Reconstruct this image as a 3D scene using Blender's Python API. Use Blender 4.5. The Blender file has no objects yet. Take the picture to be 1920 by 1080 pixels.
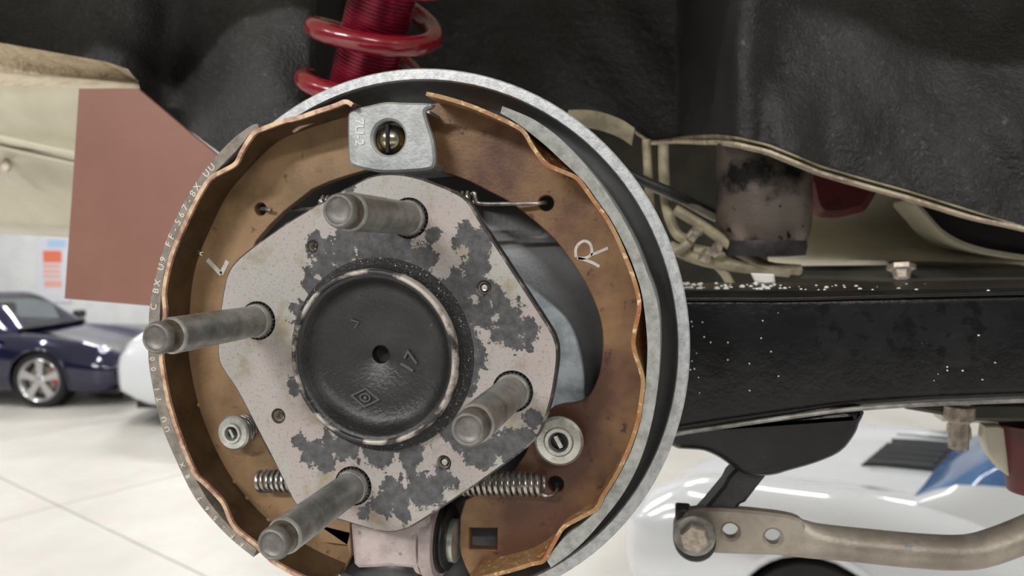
import bpy, bmesh, math, random
from mathutils import Vector, Matrix
from mathutils import noise as mnoise
from mathutils.geometry import tessellate_polygon
random.seed(7)
S = bpy.context.scene
COL = S.collection
PI = math.pi

# ------------------------------------------------------------------ camera, world, exposure
ZH = 1.81                                            # height of the wheel hub on the raised car
LENS = 26.0
FPX = 1920 * LENS / 36
YAW, PITCH = math.radians(12.792), math.radians(3.149)
CAM = Vector((.1046, -.2469, ZH + .0385))
FW = Vector((-math.sin(YAW) * math.cos(PITCH), math.cos(YAW) * math.cos(PITCH), -math.sin(PITCH)))
RT = FW.cross(Vector((0, 0, 1))).normalized()
UP = RT.cross(FW)
cd = bpy.data.cameras.new('camera')
cam = bpy.data.objects.new('camera', cd)
COL.objects.link(cam)
cam.location = CAM
cam.rotation_euler = FW.to_track_quat('-Z', 'Y').to_euler()
cd.lens, cd.sensor_width, cd.clip_start, cd.clip_end = LENS, 36, .005, 200
cd.dof.use_dof = True
cd.dof.focus_distance = .262
cd.dof.aperture_fstop = 15
S.camera = cam
w = bpy.data.worlds.new('workshop_air')
S.world = w
w.use_nodes = True
w.node_tree.nodes['Background'].inputs[0].default_value = (.93, .96, 1, 1)
w.node_tree.nodes['Background'].inputs[1].default_value = .16
S.view_settings.view_transform = 'Standard'
S.view_settings.look = 'None'
S.view_settings.gamma = 1
S.view_settings.exposure = -0.25
S.view_settings.use_curve_mapping = False
LAMP_W = 110


# ------------------------------------------------------------------ helpers
def at(px, py, Y):
    """point where the line of sight through a photo pixel meets the plane y = Y"""
    d = FW + RT * ((px - 960) / FPX) + UP * ((540 - py) / FPX)
    return CAM + d * ((Y - CAM.y) / d.y)


def ground(px, py, h=0):
    d = FW + RT * ((px - 960) / FPX) + UP * ((540 - py) / FPX)
    return CAM + d * ((h - CAM.z) / d.z)


def tr(pts, Y):
    return [(lambda p: (p.x, p.z))(at(a, b, Y)) for a, b in pts]


def spl(pts, k=4, closed=False):
    """Catmull-Rom resample"""
    P = [Vector(p) for p in pts]
    n = len(P)
    out = []
    for i in range(n if closed else n - 1):
        if closed:
            a, b, c, d = P[i - 1], P[i], P[(i + 1) % n], P[(i + 2) % n]
        else:
            b, c = P[i], P[i + 1]
            a = P[i - 1] if i else b * 2 - c
            d = P[i + 2] if i + 2 < n else c * 2 - b
        for j in range(k):
            t = j / k
            out.append(.5 * ((2 * b) + (c - a) * t + (2 * a - 5 * b + 4 * c - d) * t * t + (3 * b - a - 3 * c + d) * t ** 3))
    if not closed:
        out.append(P[-1].copy())
    return [tuple(p) for p in out]


def resample(pts, n):
    P = [Vector(p) for p in pts]
    L = [0]
    for a, b in zip(P, P[1:]):
        L.append(L[-1] + (b - a).length)
    out, j = [], 0
    for i in range(n):
        s = L[-1] * i / (n - 1)
        while j < len(P) - 2 and L[j + 1] < s:
            j += 1
        t = (s - L[j]) / max(1e-12, L[j + 1] - L[j])
        out.append(tuple(P[j].lerp(P[j + 1], min(1, max(0, t)))))
    return out


def sm(a, b, x):
    t = max(0, min(1, (x - a) / (b - a)))
    return t * t * (3 - 2 * t)


def circle(c, r, n=24, a0=0):
    return [(c[0] + r * math.cos(a0 + 2 * PI * i / n), c[1] + r * math.sin(a0 + 2 * PI * i / n)) for i in range(n)]


def rrect(x0, z0, x1, z1, r, n=5):
    o = []
    for cx, cz, a in ((x1 - r, z1 - r, 0), (x0 + r, z1 - r, 90), (x0 + r, z0 + r, 180), (x1 - r, z0 + r, 270)):
        for i in range(n + 1):
            t = math.radians(a + 90 * i / n)
            o.append((cx + r * math.cos(t), cz + r * math.sin(t)))
    return o


def area2(P):
    return sum(a[0] * b[1] - b[0] * a[1] for a, b in zip(P, P[1:] + P[:1]))


def inset(P, d):
    """move every corner of a closed outline inwards by d"""
    if area2(P) < 0:
        P = P[::-1]
    n, o = len(P), []
    for i in range(n):
        a, b, c = Vector(P[i - 1]), Vector(P[i]), Vector(P[(i + 1) % n])
        e1, e2 = (b - a), (c - b)
        if e1.length < 1e-9 or e2.length < 1e-9:
            o.append(tuple(b)); continue
        n1 = Vector((-e1.y, e1.x)).normalized()
        n2 = Vector((-e2.y, e2.x)).normalized()
        m = n1 + n2
        if m.length < .2:
            m = n1
        m.normalize()
        o.append(tuple(b + m * d / max(.5, m.dot(n1))))
    return o


class MB:
    def __init__(s):
        s.v, s.f = [], []

    def add(s, v, f):
        k = len(s.v)
        s.v += [Vector(p) for p in v]
        s.f += [tuple(i + k for i in q) for q in f]
        return s

    def prism(s, poly, y0, y1, holes=(), bev=0, frame=None):
        """outline in (x, z) pushed from y0 (front) to y1; bev chamfers the front edge"""
        if area2(poly) < 0:
            poly = poly[::-1]
        holes = [h if area2(h) > 0 else h[::-1] for h in holes]
        loops = [poly] + list(holes)
        front = [inset(poly, bev)] + [inset(h, -bev) for h in holes] if bev else loops
        V, F, idx = [], [], []
        for lp, fr in zip(loops, front):
            n = len(lp)
            rows = []
            rr = [(fr, y0), (lp, y0 + bev), (lp, y1)] if bev else [(lp, y0), (lp, y1)]
            for P, y in rr:
                rows.append(list(range(len(V), len(V) + n)))
                V += [(p[0], y, p[1]) for p in P]
            for a, b in zip(rows, rows[1:]):
                for i in range(n):
                    F.append((a[i], a[(i + 1) % n], b[(i + 1) % n], b[i]))
            idx.append(rows)
        for row, P in ((0, front), (-1, loops)):
            flat = [i for r_ in idx for i in r_[row]]
            for t in tessellate_polygon([[Vector((p[0], p[1], 0)) for p in q] for q in P]):
                F.append(tuple(flat[i] for i in t))
        if frame:
            V = [frame @ Vector(p) for p in V]
        return s.add(V, F)

    def lathe(s, prof, org, axis=(0, 1, 0), seg=40, close=False, caps=False):
        """prof: (radius, distance along axis)"""
        ax = Vector(axis).normalized()
        u = ax.orthogonal().normalized()
        v = ax.cross(u)
        org = Vector(org)
        V, F = [], []
        for r, t in prof:
            for i in range(seg):
                a = 2 * PI * i / seg
                V.append(org + ax * t + (u * math.cos(a) + v * math.sin(a)) * r)
        m = len(prof)
        for j in range(m if close else m - 1):
            for i in range(seg):
                a, b = j * seg, ((j + 1) % m) * seg
                F.append((a + i, a + (i + 1) % seg, b + (i + 1) % seg, b + i))
        if caps and not close:
            if prof[0][0] > 1e-6:
                F.append(tuple(range(seg)))
            if prof[-1][0] > 1e-6:
                F.append(tuple(range((m - 1) * seg, m * seg)))
        return s.add(V, F)

    def tube(s, path, rad, seg=12, cap=True):
        P = [Vector(p) for p in path]
        n = len(P)
        R = rad if isinstance(rad, (list, tuple)) else [rad] * n
        V, F = [], []
        t = (P[1] - P[0]).normalized()
        u = t.orthogonal().normalized()
        for i in range(n):
            t2 = (P[min(i + 1, n - 1)] - P[max(i - 1, 0)]).normalized()
            u = (u - t2 * u.dot(t2)).normalized()
            v = t2.cross(u)
            for j in range(seg):
                a = 2 * PI * j / seg
                V.append(P[i] + (u * math.cos(a) + v * math.sin(a)) * R[i])
        for i in range(n - 1):
            for j in range(seg):
                F.append((i * seg + j, i * seg + (j + 1) % seg, (i + 1) * seg + (j + 1) % seg, (i + 1) * seg + j))
        if cap:
            F.append(tuple(range(seg)))
            F.append(tuple(range((n - 1) * seg, n * seg)))
        return s.add(V, F)

    def loft(s, rows, closed=True, caps=True):
        """rows: equally long lists of 3-D points, a section each"""
        n = len(rows[0])
        V = [p for r in rows for p in r]
        F = []
        for i in range(len(rows) - 1):
            for j in range(n if closed else n - 1):
                F.append((i * n + j, i * n + (j + 1) % n, (i + 1) * n + (j + 1) % n, (i + 1) * n + j))
        if caps and closed:
            F.append(tuple(range(n)))
            F.append(tuple(range((len(rows) - 1) * n, len(rows) * n)))
        return s.add(V, F)

    def box(s, c, d, rot=None):
        V = []
        for i in range(8):
            p = Vector(((i & 1) - .5, (i >> 1 & 1) - .5, (i >> 2) - .5)) * Vector(d) if False else Vector((((i & 1) - .5) * d[0], ((i >> 1 & 1) - .5) * d[1], ((i >> 2) - .5) * d[2]))
            if rot:
                p = rot @ p
            V.append(p + Vector(c))
        return s.add(V, [(0, 1, 3, 2), (4, 6, 7, 5), (0, 4, 5, 1), (2, 3, 7, 6), (0, 2, 6, 4), (1, 5, 7, 3)])

    def sheet(s, grid, thick):
        """grid of 3-D points made into a sheet; its back lies thick further along +y"""
        nr, nc = len(grid), len(grid[0])
        V = [Vector(p) for r in grid for p in r]
        V += [p + Vector((0, thick, 0)) for p in V]
        N = nr * nc
        F = []
        for i in range(nr - 1):
            for j in range(nc - 1):
                q = (i * nc + j, i * nc + j + 1, (i + 1) * nc + j + 1, (i + 1) * nc + j)
                F.append(q)
                F.append(tuple(k + N for k in q[::-1]))
        edge = [j for j in range(nc)] + [i * nc + nc - 1 for i in range(1, nr)] + [(nr - 1) * nc + j for j in range(nc - 2, -1, -1)] + [i * nc for i in range(nr - 2, 0, -1)]
        for a, b in zip(edge, edge[1:] + edge[:1]):
            F.append((a, b, b + N, a + N))
        return s.add(V, F)

    def build(s, name, mat, parent=None, angle=35, bevel=0, fix=True, subd=0):
        me = bpy.data.meshes.new(name)
        off = parent['_o'] if parent is not None and '_o' in parent.keys() else (0, 0, 0)
        off = Vector(off)
        me.from_pydata([p - off for p in s.v], [], s.f)
        if fix:
            bm = bmesh.new()
            bm.from_mesh(me)
            bmesh.ops.remove_doubles(bm, verts=bm.verts, dist=1e-7)
            bmesh.ops.recalc_face_normals(bm, faces=bm.faces)
            bm.to_mesh(me)
            bm.free()
        me.materials.append(mat)
        for p in me.polygons:
            p.use_smooth = True
        me.set_sharp_from_angle(angle=math.radians(angle))
        o = bpy.data.objects.new(name, me)
        COL.objects.link(o)
        if parent is not None:
            o.parent = parent
            o['_o'] = tuple(off)
        if bevel:
            b = o.modifiers.new('edge', 'BEVEL')
            b.width, b.segments, b.limit_method, b.angle_limit = bevel, 2, 'ANGLE', math.radians(40)
        if subd:
            m = o.modifiers.new('smooth', 'SUBSURF')
            m.levels = m.render_levels = subd
        return o


def tag(o, label=None, cat=None, group=None, kind=None):
    for k, v in (('label', label), ('category', cat), ('group', group), ('kind', kind)):
        if v:
            o[k] = v
    return o


def thing(name, label, cat, loc, group=None):
    o = bpy.data.objects.new(name, None)
    COL.objects.link(o)
    o.location = loc
    o.empty_display_size = .02
    o['_o'] = tuple(loc)
    return tag(o, label, cat, group)


def text_mb(txt, size, frame, depth=.0002, mb=None):
    """raised lettering; frame maps text x, y and height z to the place"""
    mb = mb or MB()
    c = bpy.data.curves.new('lettering', 'FONT')
    c.body, c.size, c.extrude, c.align_x, c.align_y = txt, size, depth, 'CENTER', 'CENTER'
    c.resolution_u = 3
    o = bpy.data.objects.new('lettering', c)
    COL.objects.link(o)
    dg = bpy.context.evaluated_depsgraph_get()
    m = o.evaluated_get(dg).to_mesh()
    mb.add([frame @ v.co for v in m.vertices], [tuple(p.vertices) for p in m.polygons])
    o.evaluated_get(dg).to_mesh_clear()
    bpy.data.objects.remove(o)
    bpy.data.curves.remove(c)
    return mb


def face_frame(x, y, z, ang):
    """text lying on a face that looks along -y, turned by ang"""
    ca, sa = math.cos(ang), math.sin(ang)
    return Matrix(((ca, -sa, 0, x), (0, 0, -1, y), (sa, ca, 0, z), (0, 0, 0, 1)))


# ------------------------------------------------------------------ materials
def lin(c):
    return tuple((x / 255 / 12.92 if x / 255 <= .04045 else ((x / 255 + .055) / 1.055) ** 2.4) for x in c) + (1,)


def M(name, rgb, rough=.5, metal=0, rgb2=None, vs=60, lo=.4, hi=.6, bump=0, bs=300, spec=.5, rgb3=None, vs3=200, lo3=.6, hi3=.68,
      coat=0, rvar=0, detail=4):
    m = bpy.data.materials.new(name)
    m.use_nodes = True
    nt = m.node_tree
    b = nt.nodes['Principled BSDF']
    b.inputs['Base Color'].default_value = lin(rgb)
    b.inputs['Roughness'].default_value = rough
    b.inputs['Metallic'].default_value = metal
    b.inputs['Specular IOR Level'].default_value = spec
    b.inputs['Coat Weight'].default_value = coat
    b.inputs['Coat Roughness'].default_value = .06
    tc = nt.nodes.new('ShaderNodeTexCoord')

    def noise(sc, lo, hi, det=detail):
        n = nt.nodes.new('ShaderNodeTexNoise')
        n.inputs['Scale'].default_value = sc
        n.inputs['Detail'].default_value = det
        n.inputs['Roughness'].default_value = .6
        nt.links.new(tc.outputs['Object'], n.inputs['Vector'])
        r = nt.nodes.new('ShaderNodeMapRange')
        r.inputs[1].default_value, r.inputs[2].default_value = lo, hi
        nt.links.new(n.outputs['Fac'], r.inputs[0])
        return n, r
    last = None
    for c2, sc, l, h in ((rgb2, vs, lo, hi), (rgb3, vs3, lo3, hi3)):
        if c2:
            n, r = noise(sc, l, h)
            mx = nt.nodes.new('ShaderNodeMix')
            mx.data_type = 'RGBA'
            nt.links.new(r.outputs[0], mx.inputs[0])
            if last:
                nt.links.new(last, mx.inputs[6])
            else:
                mx.inputs[6].default_value = lin(rgb)
            mx.inputs[7].default_value = lin(c2)
            last = mx.outputs[2]
    if last:
        nt.links.new(last, b.inputs['Base Color'])
    if rvar:
        n, r = noise(vs * 1.7, .3, .7)
        r.inputs[3].default_value, r.inputs[4].default_value = rough - rvar, rough + rvar
        nt.links.new(r.outputs[0], b.inputs['Roughness'])
    if bump:
        n, r = noise(bs, .3, .7, 6)
        bp = nt.nodes.new('ShaderNodeBump')
        bp.inputs['Strength'].default_value = min(1, bump)
        bp.inputs['Distance'].default_value = .15 / bs * max(1, bump)
        nt.links.new(r.outputs[0], bp.inputs['Height'])
        nt.links.new(bp.outputs[0], b.inputs['Normal'])
    return m


def glow(name, rgb, st):
    m = bpy.data.materials.new(name)
    m.use_nodes = True
    b = m.node_tree.nodes['Principled BSDF']
    b.inputs['Emission Color'].default_value = lin(rgb)
    b.inputs['Emission Strength'].default_value = st
    return m


def glass_mat(name, rgb, fac):
    m = bpy.data.materials.new(name)
    m.use_nodes = True
    nt = m.node_tree
    nt.nodes.remove(nt.nodes['Principled BSDF'])
    out = nt.nodes['Material Output']
    t = nt.nodes.new('ShaderNodeBsdfTransparent')
    t.inputs[0].default_value = lin(rgb)
    g = nt.nodes.new('ShaderNodeBsdfGlossy')
    g.inputs['Roughness'].default_value = .03
    fr = nt.nodes.new('ShaderNodeLayerWeight')
    fr.inputs[0].default_value = fac
    mx = nt.nodes.new('ShaderNodeMixShader')
    nt.links.new(fr.outputs['Facing'], mx.inputs[0])
    nt.links.new(t.outputs[0], mx.inputs[1])
    nt.links.new(g.outputs[0], mx.inputs[2])
    nt.links.new(mx.outputs[0], out.inputs[0])
    return m


def hub_paint():
    """pale paint flaked off down to dark metal in patches"""
    m = M('flaked_hub_paint', (152, 149, 146), .5, 0)
    nt = m.node_tree
    b = nt.nodes['Principled BSDF']
    N, L = nt.nodes.new, nt.links.new
    tc = next(n for n in nt.nodes if n.type == 'TEX_COORD')

    def math_(op, a, b_=None, c=None):
        n = N('ShaderNodeMath')
        n.operation = op
        for i, x in enumerate((a, b_, c)):
            if x is None:
                continue
            if isinstance(x, (int, float)):
                n.inputs[i].default_value = x
            else:
                L(x, n.inputs[i])
        return n.outputs[0]

    def noise(sc, det=5, rough=.62):
        n = N('ShaderNodeTexNoise')
        n.inputs['Scale'].default_value, n.inputs['Detail'].default_value, n.inputs['Roughness'].default_value = sc, det, rough
        L(tc.outputs['Object'], n.inputs['Vector'])
        return n.outputs['Fac']
    pts = [(592, 462, 22), (640, 470, 34), (690, 448, 36), (730, 455, 40), (874, 440, 22), (900, 452, 22), (815, 440, 15), (893, 505, 26),
           (910, 545, 20), (940, 575, 18), (958, 610, 34), (965, 640, 22), (905, 588, 26), (585, 845, 22), (605, 862, 22), (565, 825, 14),
           (790, 915, 36), (740, 935, 34), (830, 900, 20), (955, 835, 28), (985, 815, 18), (905, 850, 26), (872, 812, 30),
           (598, 545, 30), (575, 585, 24), (868, 590, 34), (855, 540, 34), (880, 650, 30), (862, 720, 28), (840, 790, 24),
           (640, 830, 30), (710, 852, 28), (770, 845, 26), (608, 500, 24), (560, 720, 18), (790, 490, 28), (655, 350, 10), (1000, 790, 16), (680, 960, 12)]
    acc = None
    for px, py, r in pts:
        p = at(px, py, 0)
        d = N('ShaderNodeVectorMath')
        d.operation = 'DISTANCE'
        L(tc.outputs['Object'], d.inputs[0])
        d.inputs[1].default_value = (p.x, 0, p.z - ZH)
        v = math_('MULTIPLY_ADD', d.outputs['Value'], -1 / (r / 5220 * 1.5), 1.0)
        acc = v if acc is None else math_('MAXIMUM', acc, v)
    nz = math_('MULTIPLY_ADD', noise(150), 2.6, -1.3)
    nz2 = math_('MULTIPLY_ADD', noise(620), .9, -.45)
    f = math_('ADD', math_('ADD', math_('MAXIMUM', acc, -.9), nz), nz2)
    mr = N('ShaderNodeMapRange')
    mr.inputs[1].default_value, mr.inputs[2].default_value = .20, .26
    L(f, mr.inputs[0])

    def mix(fac, a, c):
        x = N('ShaderNodeMix')
        x.data_type = 'RGBA'
        L(fac, x.inputs[0])
        for i, y in ((6, a), (7, c)):
            if isinstance(y, tuple):
                x.inputs[i].default_value = lin(y)
            else:
                L(y, x.inputs[i])
        return x.outputs[2]

    def ramp(sc, lo, hi, det=4):
        r = N('ShaderNodeMapRange')
        r.inputs[1].default_value, r.inputs[2].default_value = lo, hi
        L(noise(sc, det), r.inputs[0])
        return r.outputs[0]
    pink = mix(ramp(26, .42, .6), (155, 152, 147), (157, 146, 143))
    pink = mix(ramp(70, .52, .72), pink, (128, 119, 92))
    pink = mix(ramp(900, .55, .72), pink, (120, 114, 110))
    dark = mix(ramp(300, .35, .7), (86, 86, 88), (50, 49, 50))
    L(mix(mr.outputs[0], pink, dark), b.inputs['Base Color'])
    rg = N('ShaderNodeMapRange')
    rg.inputs[3].default_value, rg.inputs[4].default_value = .55, .38
    L(mr.outputs[0], rg.inputs[0])
    L(rg.outputs[0], b.inputs['Roughness'])
    hgt = math_('ADD', math_('MULTIPLY', mr.outputs[0], -1.0), math_('MULTIPLY', noise(700), .7))
    bp = N('ShaderNodeBump')
    bp.inputs['Strength'].default_value = .5
    bp.inputs['Distance'].default_value = .00025
    L(hgt, bp.inputs['Height'])
    L(bp.outputs[0], b.inputs['Normal'])
    return m


MAT = dict(
    hub=hub_paint(),
    stud=M('worn_stud_steel', (178, 178, 175), .36, .7, (136, 135, 132), 160, .35, .7, .35, 900, rvar=.1),
    stud_end=M('brown_stud_neck', (124, 116, 108), .4, .7, (96, 86, 76), 300, bump=.2, bs=800),
    black_cap=M('black_painted_cap', (30, 30, 31), .34, 0, (46, 46, 46), 90, .5, .8, .5, 700, rgb3=(86, 80, 76), vs3=500, lo3=.68, hi3=.74),
    cap_rim=M('chipped_rim', (176, 168, 160), .42, .3, (52, 50, 50), 110, .44, .56, .4, 600),
    grit=M('sparkling_grit_seal', (30, 29, 29), .3, .1, (60, 58, 57), 900, .5, .7, 2.4, 900, rgb3=(196, 194, 190), vs3=1300, lo3=.63, hi3=.67),  # dark grit; the pale specks paint its sparkle
    web=M('bronze_shoe_steel', (146, 117, 86), .47, .12, (116, 92, 64), 40, .4, .65, .2, 700, rgb3=(92, 62, 44), vs3=170, lo3=.62, hi3=.72),
    webR=M('rusty_shoe_steel', (138, 106, 70), .48, .1, (84, 54, 38), 20, .40, .60, .3, 700, rgb3=(66, 36, 26), vs3=150, lo3=.6, hi3=.68),
    table=M('shaded_bronze_rim', (92, 70, 46), .42, .2, (58, 43, 27), 60, .35, .65, .2, 700),  # darkened to put the strip's inner shadow into the colour
    tableR=M('rusty_shoe_rim', (150, 118, 78), .5, .1, (140, 84, 46), 60, .42, .6, .6, 900, rgb3=(206, 184, 140), vs3=400, lo3=.55, hi3=.7),
    tableL_edge=M('pale_rim_edge', (206, 178, 146), .5, .2, (150, 110, 96), 200, .42, .62, .3, 900),
    lining=M('grey_brake_lining', (150, 152, 148), .8, 0, (122, 122, 118), 250, .4, .65, .8, 900),
    liningL=M('worn_brake_lining', (136, 128, 118), .75, 0, (104, 98, 90), 200, .4, .65, .8, 900),
    chalk=M('pale_marker', (188, 184, 176), .8, 0, (150, 140, 128), 800, .5, .75),
    ink=M('pale_print', (206, 200, 188), .7),
    plate=M('grey_backing_plate', (122, 123, 125), .38, .25, (92, 91, 92), 22, .35, .65, .15, 500, rgb3=(120, 116, 112), vs3=60, lo3=.55, hi3=.75),
    rim=M('cut_rim_edge', (188, 190, 192), .45, .55, (160, 162, 164), 500, .4, .65, .4, 1200),
    bluegrey=M('pale_blue_steel', (206, 215, 221), .5, .25, (144, 154, 160), 120, .4, .7, .4, 900),
    bracket=M('cast_grey_bracket', (166, 168, 168), .48, .45, (140, 142, 142), 120, .4, .65, .35, 700),
    letter=M('rubbed_letter', (200, 202, 202), .4, .5),
    gold=M('yellow_zinc', (196, 186, 120), .2, .95, (180, 172, 160), 160, .4, .6),
    zinc=M('bright_zinc', (196, 196, 190), .32, .75, (160, 160, 152), 200, .4, .65, .3, 900),
    spring=M('spring_wire', (178, 173, 168), .3, .8, (132, 127, 122), 400, .4, .6),
    black=M('black_rubber', (22, 22, 23), .5, 0, (34, 34, 34), 300, bump=.3, bs=600),
    void=M('dark_bore', (12, 12, 12), .8),
    cyl=M('pale_pink_casting', (176, 162, 160), .5, .1, (150, 136, 134), 90, .4, .65, .6, 600, rgb3=(120, 110, 106), vs3=300, lo3=.62, hi3=.74),
    arm=M('black_arm_paint', (15, 15, 16), .26, 0, (30, 30, 31), 22, .45, .75, .2, 160, rgb3=(12, 12, 12), vs3=70, lo3=.55, hi3=.6, spec=.3),
    arm_edge=M('highlit_edge_steel', (140, 138, 132), .3, .3, (84, 82, 80), 90, .4, .65),  # pale colour carries the bottom lip's highlight; also washer steel
    chips=M('white_chips', (214, 212, 206), .7),
    red=M('red_powder_coat', (128, 14, 32), .22, 0, (104, 8, 24), 30, .4, .7, coat=.6),
    red_body=M('red_anodised', (150, 26, 58), .3, .5, (124, 18, 46), 40, .4, .6),
    arch=M('black_undercoat', (34, 34, 35), .36, 0, (50, 50, 52), 18, .42, .7, 2.0, 500, rgb3=(84, 84, 87), vs3=330, lo3=.60, hi3=.70, spec=.6),  # pale specks paint in grain and small glints
    cream=M('cream_body_paint', (196, 190, 170), .34, 0, (178, 171, 150), 14, .4, .7, .1, 200, coat=.3),
    cream_worn=M('overspray_cream', (196, 182, 156), .6, 0, (150, 128, 106), 60, .45, .65, .8, 500, rgb3=(222, 212, 192), vs3=300, lo3=.5, hi3=.7),
    brown=M('red_brown_panel', (138, 98, 86), .4, 0, (126, 88, 76), 9, .35, .65, .05, 100, coat=.15),
    can=M('sooty_tin', (112, 102, 94), .34, .6, (34, 32, 32), 32, .5, .62, .2, 300, rgb3=(20, 20, 20), vs3=130, lo3=.63, hi3=.66),
    under=M('dark_underbody', (38, 38, 32), .6, 0, (56, 54, 44), 20, .4, .6),
    maroon=M('maroon_part', (96, 30, 34), .45, 0, (70, 24, 28), 40),
    well=M('dark_purple_panel', (52, 42, 46), .5, 0, (40, 34, 38), 30),
    edge=M('bare_flange_edge', (70, 69, 69), .35, .6, (150, 147, 144), 160, .52, .66, .3, 700),
    tip=M('dull_stud_end', (122, 120, 117), .5, .55, (104, 100, 96), 300),
    raised=M('highlit_raised_mark', (84, 83, 82), .3, .2),  # lighter than the cap, to stand in for highlights on the strokes
    strip=M('bright_cream_strip', (222, 213, 194), .5, 0, (196, 184, 162), 80, .45, .65, .6, 500),
    slat=M('grey_slat', (132, 134, 138), .5),
    pipe=M('dusty_cream_pipe', (156, 147, 120), .5, 0, (112, 104, 84), 60, .4, .65),
    bar=M('dirty_steel_bar', (150, 142, 131), .4, .4, (122, 112, 102), 40, .4, .65, .25, 400, rgb3=(90, 96, 110), vs3=60, lo3=.66, hi3=.76),
    bolt=M('bolt_steel', (176, 166, 154), .42, .6, (146, 134, 122), 300),
    concrete=M('pale_concrete', (208, 207, 202), .42, 0, (194, 191, 184), 1.4, .35, .7, .05, 30, rgb3=(206, 196, 190), vs3=5, lo3=.5, hi3=.7),
    joint=M('joint_filler', (150, 148, 142), .8),
    wall=M('white_wall', (222, 224, 226), .8, 0, (214, 216, 219), 2),
    ceil=M('ceiling_white', (214, 214, 212), .9),
    housing=M('lamp_housing', (220, 220, 220), .5),
    tubelight=glow('lamp_diffuser', (255, 252, 246), 6),
    blue=M('dark_blue_paint', (16, 16, 70), .1, .2, (11, 11, 48), 1, coat=1),
    carwhite=M('white_car_paint', (228, 231, 236), .16, 0, (224, 228, 234), 1, coat=1),
    tyre=M('tyre_rubber', (26, 26, 27), .7),
    alloy=M('silver_alloy', (200, 200, 202), .25, .8),
    caliper=M('red_caliper', (214, 30, 40), .4),
    trim=M('black_trim', (20, 20, 22), .4),
    lamp=M('lamp_lens', (206, 210, 226), .1, .3, coat=1),
    signal=M('pale_signal_lens', (206, 200, 184), .2, coat=1),
    glass=glass_mat('car_glass', (206, 214, 218), .16),
    blueglass=M('opaque_blue_pane', (84, 124, 172), .08, 0, (56, 90, 138), 3, spec=.4),  # opaque mottled blue for window panes
    paper=M('poster_paper', (214, 216, 226), .7),
    orange=M('poster_orange', (226, 120, 92), .7),
    salmon=M('poster_salmon', (226, 172, 160), .7),
    skyblue=M('poster_blue', (170, 200, 232), .7),
)

# ------------------------------------------------------------------ the setting
FLOOR_X0, FLOOR_X1, FLOOR_Y0, FLOOR_Y1 = -20, 11, -8, 15
fl = MB().box(((FLOOR_X0 + FLOOR_X1) / 2, (FLOOR_Y0 + FLOOR_Y1) / 2, -.11), (FLOOR_X1 - FLOOR_X0, FLOOR_Y1 - FLOOR_Y0, .2)).build('floor', MAT['joint'])
tag(fl, 'pale concrete workshop floor with thin joints', kind='structure')
SL = 2.4
rot = Matrix.Rotation(math.radians(-24), 4, 'Z')
slab_me = None
for i in range(-12, 10):
    for j in range(-8, 11):
        c = rot @ Vector(((i + .2) * SL, (j + .35) * SL, 0))
        if not (FLOOR_X0 + 1.7 < c.x < FLOOR_X1 - 1.7 and FLOOR_Y0 + 1.7 < c.y < FLOOR_Y1 - 1.7):
            continue
        if slab_me is None:
            s0 = MB().box((0, 0, -.005), (SL - .011, SL - .011, .01)).build('slab', MAT['concrete'], bevel=0)
            slab_me = s0.data
        else:
            s0 = bpy.data.objects.new('slab', slab_me)
            COL.objects.link(s0)
        s0.parent = fl
        s0.location = c
        s0.rotation_euler = (0, 0, math.radians(-24))
for nm, c, d in (('wall_back', (-4.5, 15.1, 2.6), (31.4, .2, 5.2)), ('wall_left', (-20.1, 3.5, 2.6), (.2, 23, 5.2)), ('wall_right', (11.1, 3.5, 2.6), (.2, 23, 5.2))):
    tag(MB().box(c, d).build(nm, MAT['wall']), 'plain white painted workshop wall', kind='structure')
tag(MB().box((-4.5, 3.5, 5.3), (31.4, 23, .2)).build('ceiling', MAT['ceil']), 'white workshop ceiling', kind='structure')


def ceiling_light(x, y, rz, pw, label):
    t = thing('ceiling_light', label, 'light', (x, y, 5.08), 'strip lights under the workshop ceiling')
    r3 = Matrix.Rotation(rz, 3, 'Z')
    MB().box((x, y, 5.14), (2.4, .3, .11), r3).build('housing', MAT['housing'], t)
    MB().box((x, y, 5.075), (2.3, .24, .02), r3).build('diffuser', MAT['tubelight'], t)
    l = bpy.data.lights.new('lamp', 'AREA')
    l.shape, l.size, l.size_y, l.energy, l.color = 'RECTANGLE', 2.3, .24, pw, (1, .985, .965)
    o = bpy.data.objects.new('lamp', l)
    COL.objects.link(o)
    o.parent = t
    o.location = (0, 0, -.03)
    o.rotation_euler = (0, 0, rz)


for x, y, rz, pw, where in [
        (-2.6, -5.4, 0, 6.0, 'over the bay in front of the raised car'), (2.4, -5.6, 0, 2.6, 'right of the bay lamp before the raised car'), (-4.6, -3.0, PI / 2, 1.2, 'left of the raised car, nearest the open side'),
        (3.6, 2.8, PI / 2, .75, 'above the white car with the slatted cowl'), (5.6, -2.4, PI / 2, .8, 'along the right wall, nearest the open side'), (-4.6, 4.0, PI / 2, .9, 'in the middle of the left aisle'),
        (-9.0, 5.0, PI / 2, 1.2, 'above the dark blue coupe'), (-8.0, 10.8, 0, 2.4, 'before the poster wall'), (-3.0, 11.2, 0, 1.9, 'before the middle of the far wall'), (4.2, 10.6, 0, 1.4, 'before the right end of the far wall'),
        (-1.0, 5.6, 0, .8, 'behind the raised car'), (-12.0, 1.5, PI / 2, 1.2, 'along the left aisle, nearest the open side'), (-14.5, 10.8, 0, 2.6, 'left of the poster wall lamp')]:
    ceiling_light(x, y, rz, LAMP_W * pw, 'white strip light ' + where)

# ------------------------------------------------------------------ the wheel hub
HUB = (0, 0, ZH)
PHI = -.2259
STUD_A = [PHI + PI, PHI + PI / 2, PHI - PI / 2, PHI]          # left, top, bottom, right


def polar(r, a, y=0.0):
    return Vector((r * math.cos(a), y, ZH + r * math.sin(a)))


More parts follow.
